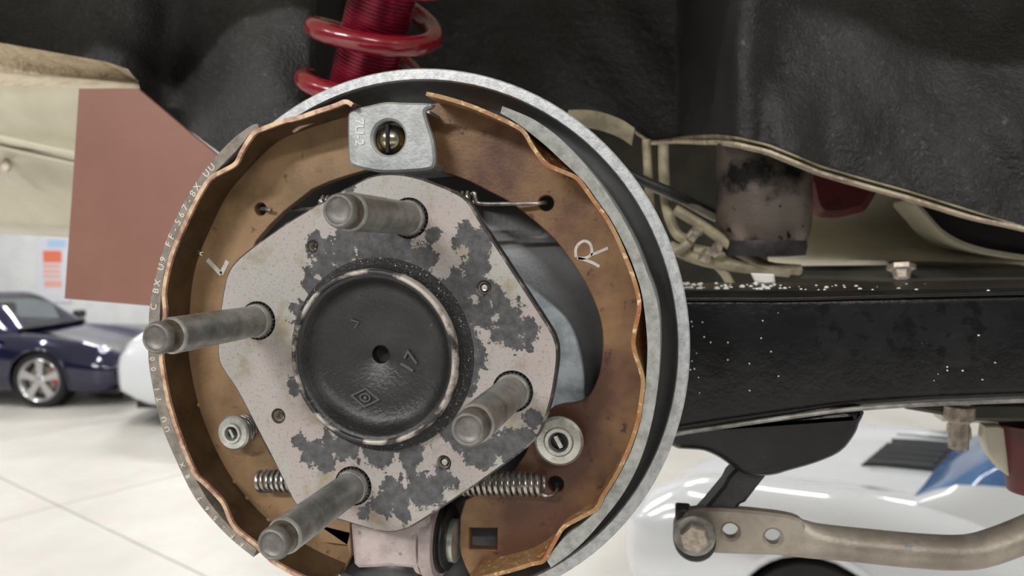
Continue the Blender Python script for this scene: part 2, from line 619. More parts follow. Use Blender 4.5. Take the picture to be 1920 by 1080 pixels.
hub = thing('wheel_hub', 'pale flaked-paint wheel hub flange with four long studs and black cap', 'wheel hub', HUB)
plate_px = [(650, 352), (680, 336), (706, 327), (740, 325), (775, 330), (815, 343), (858, 362), (880, 380), (897, 408), (940, 474), (985, 543), (1025, 605),
            (1040, 632), (1046, 660), (1043, 700), (1034, 750), (1018, 800), (1003, 826), (975, 850), (900, 905), (830, 952), (778, 985), (752, 996), (725, 999),
            (690, 992), (640, 977), (590, 965), (562, 953), (547, 936), (520, 880), (480, 802), (445, 735), (414, 688), (407, 655), (410, 600), (418, 545),
            (428, 508), (450, 481), (490, 450), (545, 412), (600, 380)]
plate = tr(plate_px, 0)
plate = spl(plate, 3, True)
hole_px = [(586, 462, 9), (907, 540, 11), (522, 780, 11.5), (832, 868, 11)]
holes = []
for px, py, r in hole_px:
    c = at(px, py, 0)
    holes.append(circle((c.x, c.z), r / 5220, 20))
for a in STUD_A:
    c = polar(.05, a)
    holes.append(circle((c.x, c.z), .0066, 28))
holes.append(circle((0, ZH), .0285, 48))
fo = MB().prism(plate, 0, .0055, holes, .0007).build('flange', MAT['hub'], hub, 30)
fo.data.materials.append(MAT['edge'])
for p in fo.data.polygons:
    if abs(p.normal.y) < .9:
        p.material_index = 1
for (px, py, r), m in zip(hole_px, ('grit', 'zinc', 'bolt', 'zinc')):
    c = at(px, py, 0)
    r /= 5220
    pr = [(r * .98, .0006)]
    for k in range(4):
        pr += [(r * .82, .0010 + k * .0009), (r * .95, .0014 + k * .0009)]
    MB().lathe([(0, .005)] + pr[::-1] + [(r * .99, .0004)], (c.x, 0, c.z), seg=20).build('tapped_hole', MAT['bolt'], hub)
    if m == 'zinc':
        MB().lathe([(0, .0012), (r * .5, .0009), (r * .62, .0016), (r * .62, .005)], (c.x, 0, c.z), seg=16).build('plug', MAT['zinc'], hub)
for i, a in enumerate(STUD_A):
    c = polar(.05, a)
    base = Vector((c.x, 0, c.z))
    LEN = .0555
    pr = [(.0065, -.004), (.0065, .0015)]
    prof = [(.0062, .005), (.0063, -.0012), (.0061, -.0026)]
    y = -.003
    while y > -.0475:
        prof += [(.00565, y), (.00575, y - .0003)]
        y -= .0007
    prof += [(.0058, -.0475), (.0058, -.0480), (.0051, -.0489)]
    s = MB().lathe(prof, base, seg=36).build('stud', MAT['stud'], hub, 60)
    MB().lathe([(.0053, -.0484), (.0050, -.0488), (.00495, -.0528), (.0050, -.0531)], base, seg=36).build('neck', MAT['stud_end'], s, 40)
    MB().lathe([(.00505, -.0529), (.0050, -.0541), (.0047, -.0550), (.0043, -.0555), (.0040, -.0555), (.0037, -.0551), (.0034, -.0546), (.0018, -.0543), (0.0, -.0542)], base, seg=36).build('dished_end', MAT['tip'], s, 60)
    # knurled collar pressed into the flange
    kn = []
    for ring in range(2):
        pass
    seg = 56
    V, F = [], []
    for yy in (-.0004, .003):
        for k in range(seg):
            r = .00665 + (.00035 if k % 2 else -.0003)
            V.append((base.x + r * math.cos(2 * PI * k / seg), yy, base.z + r * math.sin(2 * PI * k / seg)))
    for k in range(seg):
        F.append((k, (k + 1) % seg, seg + (k + 1) % seg, seg + k))
    F.append(tuple(range(seg)))
    MB().add(V, F).build('knurled_collar', MAT['grit'], s, 20)

# raised centre: gritty fillet, chipped rim, dished black cap with a bore
cc = (0, 0, ZH)
MB().lathe([(.0352, .0002), (.0345, -.0006), (.0328, -.0012), (.0318, -.0030), (.0314, -.0050)], cc, seg=72).build('centre_collar', MAT['grit'], hub, 60)
MB().lathe([(.0313, -.0045), (.0311, -.0070), (.0305, -.0080), (.0297, -.0081), (.0292, -.0076), (.0291, -.0055)], cc, seg=96).build('cap_rim', MAT['cap_rim'], hub, 60)
cap = MB().lathe([(.0293, -.0068), (.0284, -.0066), (.0277, -.0059), (.0264, -.0036), (.0248, -.0016), (.0225, -.0005), (.018, 0), (.0040, 0), (.0033, .0005), (.0031, .0055)],
                 cc, seg=96).build('centre_cap', MAT['black_cap'], hub, 50)


MB().lathe([(.0032, .004), (0, .0055)], cc, seg=24).build('bore', MAT['void'], cap)  # black disc stands in for the shade inside the bore


def stroke(mb, pts, wd, y, h=.0003):
    """a flat raised stroke through (x, z) points, centred on a face at depth y that looks to -y"""
    P = [Vector(p) for p in pts]
    L_, R_ = [], []
    for i, p in enumerate(P):
        t = (P[min(i + 1, len(P) - 1)] - P[max(0, i - 1)]).normalized()
        n = Vector((-t.y, t.x))
        L_.append(tuple(p + n * wd / 2))
        R_.append(tuple(p - n * wd / 2))
    rows = []
    for a, b in zip(L_, R_):
        rows.append([(a[0], y - h, a[1]), (b[0], y - h, b[1]), (b[0], y + h, b[1]), (a[0], y + h, a[1])])
    return mb.loft(rows)


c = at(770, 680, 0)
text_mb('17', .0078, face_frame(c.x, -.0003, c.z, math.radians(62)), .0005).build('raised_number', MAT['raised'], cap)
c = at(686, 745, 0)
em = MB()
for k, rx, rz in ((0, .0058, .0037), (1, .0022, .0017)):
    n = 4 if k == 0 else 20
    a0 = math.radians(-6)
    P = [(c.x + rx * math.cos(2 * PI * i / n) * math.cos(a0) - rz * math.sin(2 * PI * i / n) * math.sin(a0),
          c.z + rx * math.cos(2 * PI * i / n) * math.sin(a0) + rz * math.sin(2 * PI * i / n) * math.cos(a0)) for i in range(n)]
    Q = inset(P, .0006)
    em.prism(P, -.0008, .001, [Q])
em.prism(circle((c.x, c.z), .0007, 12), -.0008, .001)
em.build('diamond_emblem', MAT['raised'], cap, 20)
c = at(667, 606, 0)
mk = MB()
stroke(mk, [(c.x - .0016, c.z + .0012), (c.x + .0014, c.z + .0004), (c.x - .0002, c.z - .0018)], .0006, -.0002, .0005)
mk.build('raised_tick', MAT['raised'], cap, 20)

# ------------------------------------------------------------------ backing plate
YB = .056
bp = thing('backing_plate', 'round grey drum brake backing plate with bright cut rim edge', 'brake plate', (0, YB, ZH))
bc = (-.0008, 0, ZH)
R0 = .1092
MB().lathe([(.022, YB - .002), (.040, YB - .002), (.043, YB), (.072, YB), (.076, YB + .003), (.086, YB + .002), (.093, YB - .003), (.0975, YB - .0060), (.1010, YB - .0075), (.1034, YB - .0095), (.1042, YB - .0130),
            (.1050, YB - .0160), (.1050, .0362), (.1092, .0362), (.1094, .0385), (.1090, YB - .010), (.1075, YB + .004), (.099, YB + .008), (.060, YB + .006), (.022, YB + .006)], bc, seg=128, close=True).build('pressed_disc', MAT['plate'], bp, 45)
MB().lathe([(.1049, .0375), (.1049, .0358), (.1053, .0352), (.1090, .0352), (.1095, .0357), (.1095, .0380)], bc, seg=128).build('rim_edge', MAT['rim'], bp, 40)
for px, py in ((933, 183),):
    c = at(px, py, YB - .002)
    MB().lathe([(.0014, -.001), (.0020, -.0012), (.0024, 0), (.0024, .004), (.0010, .004)], c, seg=16, close=True).build('rivet', MAT['plate'], bp)
sp_px = [(940, 480), (966, 515), (1000, 543), (1030, 568), (1059, 595), (1076, 625), (1087, 660), (1094, 700), (1095, 730), (1091, 765), (1040, 775), (960, 700), (930, 600)]
MB().prism(spl(tr(sp_px, .050), 4, True), .050, .0545, (), .0006).build('stiffener', MAT['bluegrey'], bp)

# ------------------------------------------------------------------ brake shoes
Y0, Y1, YW = .018, .0465, .034


def curve_w(px, Y, k=4):
    return spl(tr(px, Y), k)


def band(outer, inner, y0, y1, n=90):
    """closed band between two curves, pushed from y0 to y1"""
    A, B = resample(outer, n), resample(inner, n)
    rows = [[(a[0], y0, a[1]), (a[0], y1, a[1]), (b[0], y1, b[1]), (b[0], y0, b[1])] for a, b in zip(A, B)]
    return MB().loft(rows)


def offset_curve(P, d):
    o = []
    for i in range(len(P)):
        a, b = Vector(P[max(0, i - 1)]), Vector(P[min(len(P) - 1, i + 1)])
        t = (b - a)
        if t.length < 1e-9:
            o.append(P[i]); continue
        t.normalize()
        o.append((P[i][0] - t.y * d, P[i][1] + t.x * d))
    return o


def table(wavy, smooth, side, n=220, th=.0015):
    """rim strip of a shoe: its front edge waves in and out, the rest is a plain bend"""
    A, B = resample(wavy, n), resample(smooth, n)
    rows = []
    steps = [(Y0 - .0006, 0), (Y0 + .0050, .02), (Y0 + .0085, .25), (Y0 + .0120, .75), (Y0 + .0150, 1), (Y1, 1)]
    mids = []
    for y, t in steps:
        m = [(a[0] * (1 - t) + b[0] * t, a[1] * (1 - t) + b[1] * t) for a, b in zip(A, B)]
        mids.append((y, offset_curve(m, th / 2 * side), offset_curve(m, -th / 2 * side)))
    for i in range(n):
        rows.append([(p[i][0], y, p[i][1]) for y, p, q in mids] + [(q[i][0], y, q[i][1]) for y, p, q in mids[::-1]])
    return MB().loft(rows), A


def arc_text(mb, txt, path, size, y, side=1, gap=1.0):
    P = [Vector(p) for p in path]
    L = [0]
    for a, b in zip(P, P[1:]):
        L.append(L[-1] + (b - a).length)
    step = L[-1] / len(txt)
    for i, ch in enumerate(txt):
        if ch == ' ':
            continue
        s = step * (i + .5)
        j = max(k for k in range(len(L) - 1) if L[k] <= s)
        t = (P[j + 1] - P[j]).normalized()
        p = P[j] + t * (s - L[j])
        text_mb(ch, size, face_frame(p.x, y, p.y, math.atan2(t.y, t.x)), .00006, mb)
    return mb


# left shoe
shoeL = thing('brake_shoe', 'bronze brake shoe on the left, worn lining printed with pale code letters', 'brake shoe', (at(350, 650, .034)), 'pair of brake shoes')
tabL_w = [(662, 198), (654, 192), (645, 192), (629, 199), (595, 210), (560, 222), (529, 229), (495, 242), (480, 248), (473, 256), (464, 269), (453, 289), (446, 304), (437, 312), (418, 322), (395, 336), (372, 372),
          (347, 424), (328, 467), (316, 507), (309, 549), (311, 575), (311, 593), (306, 630), (304, 667), (307, 695), (318, 753), (337, 815), (366, 885), (384, 904), (400, 920), (416, 937), (424, 950), (430, 966),
          (438, 983), (452, 998), (483, 1022), (512, 1051), (558, 1077), (610, 1100)]
tabL_s = [(662, 198), (654, 194), (629, 199), (595, 208), (560, 219), (529, 230), (495, 243), (470, 259), (440, 287), (412, 318), (390, 343), (370, 374), (347, 424), (328, 467), (316, 507), (309, 549), (306, 593),
          (305, 630), (304, 667), (307, 695), (318, 753), (337, 815), (366, 880), (396, 930), (430, 973), (460, 1002), (483, 1022), (512, 1051), (558, 1077), (610, 1100)]
tl_w, tl_s = curve_w(tabL_w, Y0, 3), curve_w(tabL_s, Y0, 3)
mb, wavA = table(tl_w, tl_s, 1)
tL = mb.build('rim_strip', MAT['table'], shoeL, 40)
e = MB()
rows = []
for a, b in zip(offset_curve(wavA, .00085), offset_curve(wavA, -.00085)):
    rows.append([(a[0], Y0 - .0009, a[1]), (b[0], Y0 - .0009, b[1]), (b[0], Y0 + .0004, b[1]), (a[0], Y0 + .0004, a[1])])
tag(e.loft(rows).build('strip_edge', MAT['tableL_edge'], tL, 40), 'pale bare cut edge')
linL_o = [(484, 232), (471, 236), (436, 262), (404, 296), (373, 336), (344, 384), (322, 429), (304, 478), (291, 527), (283, 565), (280, 600), (279, 668), (286, 719), (302, 791), (329, 858), (365, 931), (408, 984),
          (442, 1017), (476, 1044)]
linL_i = [(486, 240), (474, 246), (462, 260), (445, 281), (420, 307), (392, 336), (366, 376), (341, 427), (322, 470), (309, 509), (303, 550), (300, 600), (299, 665), (302, 700), (313, 756), (332, 818), (361, 884), (380, 920),
          (399, 949), (428, 983), (455, 1008), (482, 1030)]
lo_, li_ = curve_w(linL_o, Y0, 4), curve_w(linL_i, Y0, 4)
liL = band(lo_, li_, Y0 - .0003, Y1).build('lining', MAT['liningL'], shoeL, 40)
mid_a = [((a[0] + b[0]) / 2, (a[1] + b[1]) / 2) for a, b in zip(resample(lo_, 200), resample(li_, 200))]
mid_a = [(a[0] * .58 + b[0] * .42, a[1] * .58 + b[1] * .42) for a, b in zip(resample(lo_, 200), resample(li_, 200))]
for txt, i0, i1, sz in (('C BX U9 FF-567-8X UU', 24, 90, .0040), ('UU TI 00 8', 98, 140, .0034), ('FF-567 8X', 150, 196, .0030)):
    arc_text(MB(), txt, mid_a[i0:i1][::-1], sz, Y0 - .0004).build('printed_code', MAT['ink'], liL, 20)
inL = tr([(690, 318), (651, 329), (618, 340), (584, 355), (560, 374), (533, 395), (507, 420), (480, 451), (460, 500), (447, 560), (443, 620), (447, 690), (468, 770), (505, 850), (555, 915), (605, 950), (656, 970),
          (658, 1040), (648, 1062), (630, 1100)], YW)
topL = tr([(690, 205)], YW)
web = [topL[0]] + tl_s + [inL[-1]] + list(reversed(inL[:-1]))
hl = at(488, 392, YW)
wh = [circle((hl.x, hl.z), .0028, 22), tr([(598, 986), (655, 1000), (650, 1020), (600, 1014)], YW)]
wL = MB().prism(web, YW, YW + .004, wh, .0003).build('web', MAT['web'], shoeL, 30)
for px, py in ((370, 760), (437, 905), (462, 935), (503, 976), (376, 475)):
    c = at(px, py, YW)
    MB().lathe([(0, -.0011), (.0009, -.0008), (.0016, .0003)], c, seg=10).build('weld_bead', MAT['gold'] if py == 475 else MAT['web'], wL, 60)
c = [at(a, b, YW) for a, b in ((389, 487), (415, 514), (427, 489))]
mk = stroke(MB(), spl([(p.x, p.z) for p in (c[0], c[0].lerp(c[1], .5), c[1])], 2), .0019, YW - .0001, .0001)
stroke(mk, [(p.x, p.z) for p in (c[1], c[1].lerp(c[2], .5), c[2])], .0019, YW - .0001, .0001)
mk.build('letter_mark', MAT['chalk'], wL, 20)
c = [at(a, b, YW - .006) for a, b in ((550, 247), (565, 236), (586, 229))]
mk = MB().tube([c[0], c[1], c[2]], [.0007, .001, .0006], 8)
mk.build('bright_scrape', MAT['tableL_edge'], wL)

# right shoe
shoeR = thing('brake_shoe', 'rusty brake shoe on the right, grey lining, chalk letter R on its web', 'brake shoe', (at(1150, 650, .034)), 'pair of brake shoes')
tabR_w = [(800, 176), (835, 184), (880, 198), (924, 216), (960, 233), (982, 247), (998, 274), (1017, 300), (1032, 312), (1058, 323), (1080, 333), (1095, 350), (1117, 381), (1136, 407), (1155, 441), (1172, 480), (1185, 513),
          (1194, 542), (1199, 572), (1194, 603), (1188, 633), (1189, 655), (1200, 689), (1206, 714), (1203, 745), (1197, 786), (1184, 828), (1170, 861), (1152, 896), (1131, 929), (1118, 953), (1088, 970), (1058, 987), (1045, 1006),
          (1030, 1033), (1018, 1052), (998, 1056), (978, 1063), (930, 1076), (880, 1088)]
tabR_s = [(800, 176), (835, 184), (880, 198), (924, 216), (960, 234), (982, 247), (1020, 276), (1052, 304), (1080, 332), (1098, 353), (1119, 381), (1138, 407), (1157, 441), (1175, 480), (1188, 513), (1197, 542), (1203, 572),
          (1207, 603), (1209, 633), (1210, 655), (1209, 689), (1207, 714), (1203, 745), (1197, 786), (1184, 828), (1170, 861), (1152, 896), (1131, 929), (1118, 950), (1090, 980), (1066, 1002), (1050, 1015),
          (1034, 1030), (1018, 1044), (998, 1056), (978, 1065), (930, 1078), (880, 1088)]
tr_w, tr_s = curve_w(tabR_w, Y0, 3), curve_w(tabR_s, Y0, 3)
mb, wavA = table(tr_w, tr_s, -1)
mb.build('rim_strip', MAT['tableR'], shoeR, 40)
linR_o = [(942, 199), (960, 206), (1001, 224), (1045, 255), (1086, 296), (1122, 340), (1151, 382), (1180, 432), (1199, 473), (1213, 511), (1227, 547), (1235, 585), (1238, 633), (1236, 694), (1230, 750), (1221, 797), (1206, 849),
          (1187, 893), (1162, 935), (1132, 973), (1100, 1010), (1067, 1040), (1033, 1064)]
linR_i = [(938, 212), (965, 228), (991, 247), (1023, 273), (1054, 302), (1083, 329), (1102, 350), (1123, 380), (1142, 406), (1161, 440), (1180, 480), (1193, 515), (1202, 545), (1208, 580), (1212, 617), (1214, 655), (1212, 700),
          (1208, 740), (1201, 788), (1189, 830), (1175, 863), (1157, 898), (1136, 931), (1118, 957), (1089, 985), (1057, 1009), (1024, 1049)]
ro_, ri_ = curve_w(linR_o, Y0, 4), curve_w(linR_i, Y0, 4)
band(ro_, ri_, Y0, Y1).build('lining', MAT['lining'], shoeR, 40)
inR = tr([(818, 320), (844, 327), (880, 340), (915, 358), (951, 376), (982, 398), (1013, 424), (1040, 449), (1071, 489), (1099, 533), (1119, 577), (1130, 621), (1129, 668), (1121, 708), (1107, 738), (1095, 750),
          (1075, 757), (1037, 764), (1005, 800), (985, 850), (940, 905), (872, 938), (862, 1000), (864, 1041), (882, 1082)], YW)
inR = spl(inR, 2)
web = tr([(782, 200)], YW) + tr_s + list(reversed(inR)) + tr([(782, 316)], YW)
h1, h2 = at(1024, 381, YW), at(1042, 908, YW)
wh = [circle((h1.x, h1.z), .0030, 22), circle((h2.x, h2.z), .0031, 22), tr([(880, 990), (932, 991), (932, 1032), (880, 1029)], YW)]
wR = MB().prism(web, YW, YW + .004, wh, .0004).build('web', MAT['webR'], shoeR, 30)
mk = MB()
for st in ([(1080, 482), (1080, 466), (1088, 455), (1098, 452), (1107, 458), (1110, 471), (1106, 480), (1096, 484), (1084, 484)], [(1082, 484), (1096, 487), (1112, 493), (1124, 500)], [(1108, 478), (1122, 473), (1140, 465)]):
    P = spl(tr(st, YW), 3)
    stroke(mk, P, .0011, YW - .0001, .0001)
mk.build('chalk_letter', MAT['chalk'], wR, 20)
for px, py, r in ((1113, 416, 2.2), (1092, 394, 1.4), (1127, 420, 1.4), (1080, 389, 1.2), (1047, 428, 1.6), (1003, 1000, 2), (957, 988, 2), (1058, 938, 2.6), (1033, 425, 1.5)):
    pass

# ------------------------------------------------------------------ top anchor bracket with its eccentric pin
br = thing('anchor_bracket', 'folded grey steel bracket with round hole between the shoe tops', 'bracket', at(730, 260, .04))
YF = .021
brk = spl(tr([(651, 225), (652, 212), (660, 205), (692, 197), (722, 191), (760, 192), (800, 193), (812, 196), (806, 202), (797, 206), (797, 216), (803, 236), (811, 262), (815, 292), (814, 308), (806, 317), (770, 321), (723, 323), (690, 319), (662, 311), (653, 300), (651, 262)], YF), 3, True)
ch = at(728, 258, YF)
MB().prism(brk, YF, YF + .003, [circle((ch.x, ch.z), .0066, 36)], .0009).build('front_plate', MAT['bracket'], br, 40)
tp = tr([(655, 208), (692, 197), (722, 191), (755, 193), (792, 200), (803, 206), (803, 212), (790, 207), (755, 201), (722, 199), (692, 205), (658, 216)], YF)
MB().prism(tp, YF + .0015, .05).build('top_return', MAT['bracket'], br, 30)
tp = tr([(655, 300), (690, 311), (723, 315), (770, 313), (806, 309), (812, 304), (806, 317), (770, 321), (723, 323), (690, 319), (662, 311)], YF)
MB().prism(tp, YF + .0015, .05).build('bottom_return', MAT['bracket'], br, 30)
c = at(731, 262, YF + .006)
half = []
pin = MB().lathe([(0, -.0036), (.0020, -.0033), (.0038, -.0023), (.0053, -.0006), (.0060, .0010), (.0061, .020)], c, seg=32).build('adjuster_pin', MAT['gold'], br, 60)
MB().box((c.x + .0006, c.y - .0026, c.z), (.0013, .0034, .0108)).build('slot', MAT['void'], pin)
c = at(674, 248, YF)
text_mb('7U-2', .0052, face_frame(c.x, YF - .0001, c.z, -PI / 2), .0002).build('cast_number', MAT['letter'], br, 20)

# ------------------------------------------------------------------ springs, hold-downs, wheel cylinder


def helix(p0, p1, r, turns, n=16, a0=0):
    p0, p1 = Vector(p0), Vector(p1)
    ax = (p1 - p0).normalized()
    u = ax.orthogonal().normalized()
    v = ax.cross(u)
    return [p0.lerp(p1, i / (turns * n)) + (u * math.cos(a0 + 2 * PI * i / n) + v * math.sin(a0 + 2 * PI * i / n)) * r for i in range(int(turns * n) + 1)]


ls = thing('return_spring', 'thick grey coil return spring below the hub', 'spring', at(755, 905, .029), 'return springs of the brake')
a, b = at(487, 902, .029), at(1018, 908, .029)
MB().tube(helix(a, b, .0042, 52, 12), .00085, 6).build('coil', MAT['spring'], ls, 60)
hook = [at(1016, 926, .028), at(1026, 930, .028), at(1038, 927, .030), at(1044, 918, .033), at(1044, 908, .037)]
MB().tube(spl(hook, 4), .0008, 8).build('hook', MAT['spring'], ls, 60)
hook = [at(489, 915, .029), at(478, 912, .031), at(470, 905, .036)]
us = thing('return_spring', 'thin upper return spring hooked into the shoes by straight wires', 'spring', at(750, 385, .030), 'return springs of the brake')
a, b = at(606, 382, .030), at(886, 374, .030)
MB().tube(helix(a, b, .0030, 30, 12), .0006, 6).build('coil', MAT['spring'], us, 60)
MB().tube(spl([at(884, 364, .029), at(890, 362, .0285), at(892, 374, .0285), at(902, 382, .029), at(960, 382, .030), at(1008, 381, .0315), at(1020, 380, .034), at(1024, 380, .039)], 4), .0008, 8).build('hook', MAT['spring'], us, 60)
MB().tube(spl([at(608, 372, .029), at(600, 378, .0285), at(602, 388, .029), at(590, 391, .032), at(555, 393, .040), at(505, 393, .040), at(490, 392, .037), at(497, 392, .0325), at(509, 394, .0315)], 4), .0008, 8).build('hook', MAT['spring'], us, 60)


def hold_down(px, py, r, y, label):
    c = at(px, py, y)
    t = thing('hold_down', label, 'hold-down', (c.x, YW, c.z), 'shoe hold-down springs')
    MB().lathe([(r * .34, .0009), (r * .42, -.0004), (r * .55, -.0004), (r * .62, .0004), (r * .9, .0006), (r, .0014), (r, .0030), (r * .93, .0030), (r * .9, .0018), (r * .34, .0018)], c, seg=40, close=True).build('cup', MAT['zinc'], t, 35)
    MB().lathe([(r * .38, .0016), (r * .38, .0026), (0, .0026)], c, seg=24).build('cup_well', MAT['trim'], t)
    MB().box((c.x, c.y + .0008, c.z), (r * .16, .0018, r * .52), Matrix.Rotation(math.radians(-28), 3, 'Y')).build('pin_head', MAT['zinc'], t)
    d = YW - y
    MB().tube(helix((c.x, y + .002, c.z), (c.x, YW - .0008, c.z), r * .8, 4.2, 18), .0007, 8).build('coil', MAT['spring'], t, 60)
    MB().lathe([(r * .1, .002), (r * .1, d)], c, seg=12).build('pin', MAT['zinc'], t)


hold_down(434, 813, .0073, .024, 'round spring cup with slotted pin on the left shoe')
hold_down(1047, 829, .0094, .026, 'larger round spring cup with slotted pin on the right shoe')

wc = thing('wheel_cylinder', 'pale cast wheel cylinder with black rubber boot below the hub', 'brake cylinder', at(750, 1010, .04))
MB().prism(tr([(656, 986), (690, 975), (740, 960), (802, 925), (806, 1000), (804, 1068), (780, 1068), (730, 1063), (700, 1066), (670, 1067), (662, 1060)], .022), .022, .052, (), .0016).build('body', MAT['cyl'], wc, 30)
ctr = at(803, 1004, .036)
k = .0166
MB().lathe([(k * .9, -.002), (k * .93, .0002), (k * .86, .0006), (k * .86, .0012), (k, .0016), (k * 1.02, .0035), (k * .98, .0062), (k * .8, .0066)], (ctr.x, ctr.y, ctr.z), (1, 0, 0), 48).build('end_collar', MAT['cyl'], wc, 35)
MB().lathe([(k * .82, .0056), (k * .84, .0076), (k * .72, .0082), (k * .70, .0090), (k * .78, .0095), (k * .70, .0102), (k * .5, .0104)], (ctr.x, ctr.y, ctr.z), (1, 0, 0), 48).build('rubber_boot', MAT['black'], wc, 50)
MB().lathe([(k * .52, .009), (k * .52, .0125), (k * .45, .0131), (0, .0131)], (ctr.x, ctr.y, ctr.z - .001), (1, 0, 0), 32).build('piston', MAT['zinc'], wc, 35)

# ------------------------------------------------------------------ trailing arm, drop link, anti-roll bar
YA = .088
arm = thing('trailing_arm', 'black painted box-section suspension arm running right behind the brake', 'suspension arm', at(1500, 650, YA + .04))


def arm_section(px, top, bot, y0, dep, r=.006):
    a, b = at(px, top, y0), at(px, bot, y0)
    x, z1, z0 = a.x, a.z, b.z
    o = []
    for cy, cz, a0 in ((y0 + dep - r, z1 - r, 0), (y0 + r, z1 - r, 90), (y0 + r, z0 + r, 180), (y0 + dep - r, z0 + r, 270)):
        for i in range(5):
            t = math.radians(a0 + 90 * i / 4)
            o.append((x, cy + r * math.cos(t), cz + r * math.sin(t)))
    return o


rows = [arm_section(px, t, b, y0, d) for px, t, b, y0, d in ((1050, 546, 850, .080, .085), (1180, 546, 832, .084, .085), (1265, 546, 816, .087, .085), (1350, 546, 802, .090, .085), (1480, 546, 784, .094, .085), (1600, 546, 768, .098, .085),
                                                             (1750, 544, 758, .104, .085), (1920, 541, 752, .112, .085), (2080, 538, 748, .120, .085), (2500, 530, 740, .132, .085), (2900, 522, 732, .142, .085))]
MB().loft(rows).build('box_beam', MAT['arm'], arm, 30)
# folded seam lips along the top and bottom edges
for nm, off, pts in (('bottom_lip', 0, [(1150, 842, .083), (1265, 814, .086), (1350, 801, .089), (1480, 782, .093), (1600, 767, .097), (1750, 757, .103), (1920, 751, .111), (2080, 747, .119), (2500, 739, .131), (2890, 731, .141)]),
                     ('top_lip', 0, [(1180, 560, .083), (1265, 560, .086), (1350, 560, .089), (1480, 560, .093), (1600, 557, .097), (1750, 553, .103), (1920, 549, .111), (2080, 546, .119), (2500, 538, .131), (2890, 530, .141)])):
    P = spl([tuple(at(a, b, y)) for a, b, y in pts], 4)
    MB().tube(P, .0011, 8).build(nm, MAT['arm_edge'] if nm == 'bottom_lip' else MAT['arm'], arm, 60)  # bottom lip painted pale for its line of highlight
chip = MB()
rng = random.Random(5)
for k in range(150):
    px = rng.uniform(1275, 1900)
    if k < 95:
        u = rng.random() ** 1.6
        px = 1282 + u * 620
        Yc = rng.uniform(.104, .16)
        p = at(px, 546, .092 + (px - 1265) * 3.6e-5)
        p = Vector((p.x, Yc, p.z + .0003))
        r = rng.choice((.0005, .0007, .0009, .0013)) * (1.2 if px < 1480 else .8)
        chip.lathe([(0, r * .8), (r * .8, r * .5), (r, -.0003)], p, (rng.uniform(-.3, .3), rng.uniform(-.3, .3), 1), 6)
    else:
        px, py = 1290 + 600 * rng.random() ** 1.3, rng.uniform(585, 745)
        p = at(px, py, .0865 + (px - 1265) * 3.7e-5)
        r = rng.choice((.00035, .0005, .0005, .0012 if k % 9 == 0 else .0004))
        chip.lathe([(0, -.0004), (r * .7, -.0002), (r, .0010)], p, (0, 1, 0), 6)
tag(chip.build('paint_chips', MAT['chips'], arm, 60), 'white flakes and dust', kind='stuff')
# rounded shock mount pan under the arm
g_px = [(1225, 800), (1262, 838), (1290, 843), (1320, 846), (1350, 860), (1375, 878), (1395, 888), (1425, 893), (1455, 890), (1475, 884), (1530, 868), (1575, 848), (1600, 820), (1611, 795), (1613, 762), (1500, 735), (1300, 760)]
gp = spl(tr(g_px, .105), 3, True)
rows = []
for y, d in ((.098, .006), (.100, .0025), (.104, .0005), (.108, 0), (.150, 0), (.154, .002), (.156, .006)):
    q = inset(gp, d) if d else (gp if area2(gp) > 0 else gp[::-1])
    rows.append([(p[0], y, p[1]) for p in q])
MB().loft(rows).build('mount_pan', MAT['arm'], arm, 50)

dl = thing('drop_link', 'short black drop link with hex bolt under the black arm', 'drop link', at(1300, 1003, .11))
a, b = at(1398, 886, .116), at(1302, 1000, .116)
ax = (b - a).normalized()
side = Vector((ax.z, 0, -ax.x))
rod = [a - ax * .006 - side * .0060, a - ax * .006 + side * .0060, a + ax * .006 + side * .0066, a + ax * .010 + side * .0056, a.lerp(b, .6) + side * .0056, b + side * .0062, b - side * .0068, a.lerp(b, .7) - side * .0056, a + ax * .012 - side * .0056, a + ax * .010 - side * .0066]
MB().prism([(p.x, p.z) for p in rod], .108, .124, (), .0015).build('rod', MAT['black'], dl, 30)
MB().lathe([(0, -.012), (.0086, -.012), (.0096, -.011), (.0102, -.006), (.0102, .010), (.009, .012), (0, .012)], b, seg=36).build('bushing', MAT['black'], dl, 40)
c = at(1280, 965, .110)
MB().box((c.x, c.y + .004, c.z), (.007, .010, .006)).build('lug', MAT['black'], dl, bevel=.001)
c = at(1302, 1006, .098)
MB().lathe([(.0035, .0005), (.0092, .0005), (.0096, .0010), (.0096, .0024), (.0035, .0024)], c, seg=36, close=True).build('washer', MAT['arm_edge'], dl, 35)
MB().lathe([(0, -.0042), (.0058, -.0042), (.0066, -.0034), (.0066, .0006), (0, .0006)], c, seg=6).build('bolt_head', MAT['bolt'], dl, 25)

rb = thing('anti_roll_bar', 'dusty steel anti-roll bar with flattened two-hole end', 'anti-roll bar', at(1600, 1020, .115))
flat = [(1275, 1000), (1280, 972), (1296, 957), (1330, 954), (1380, 956), (1440, 962), (1475, 967), (1500, 975), (1512, 990), (1514, 1010), (1512, 1030), (1500, 1042), (1450, 1042), (1380, 1040), (1320, 1037), (1292, 1032), (1279, 1018)]
hs = []
for px, py, r in ((1370, 997, .0036), (1450, 1008, .0036)):
    c = at(px, py, .106)
    hs.append(circle((c.x, c.z), r, 24))
MB().prism(spl(tr(flat, .106), 2, True), .106, .112, hs, .0012).build('flattened_end', MAT['bar'], rb, 35)
path = [(1470, 1005, .1090), (1500, 1009, .1095), (1530, 1014, .1105), (1600, 1021, .1125), (1700, 1031, .114), (1780, 1036, .116), (1830, 1033, .118), (1880, 1018, .121), (1930, 998, .124), (2000, 968, .128), (2080, 930, .132), (2200, 880, .138)]
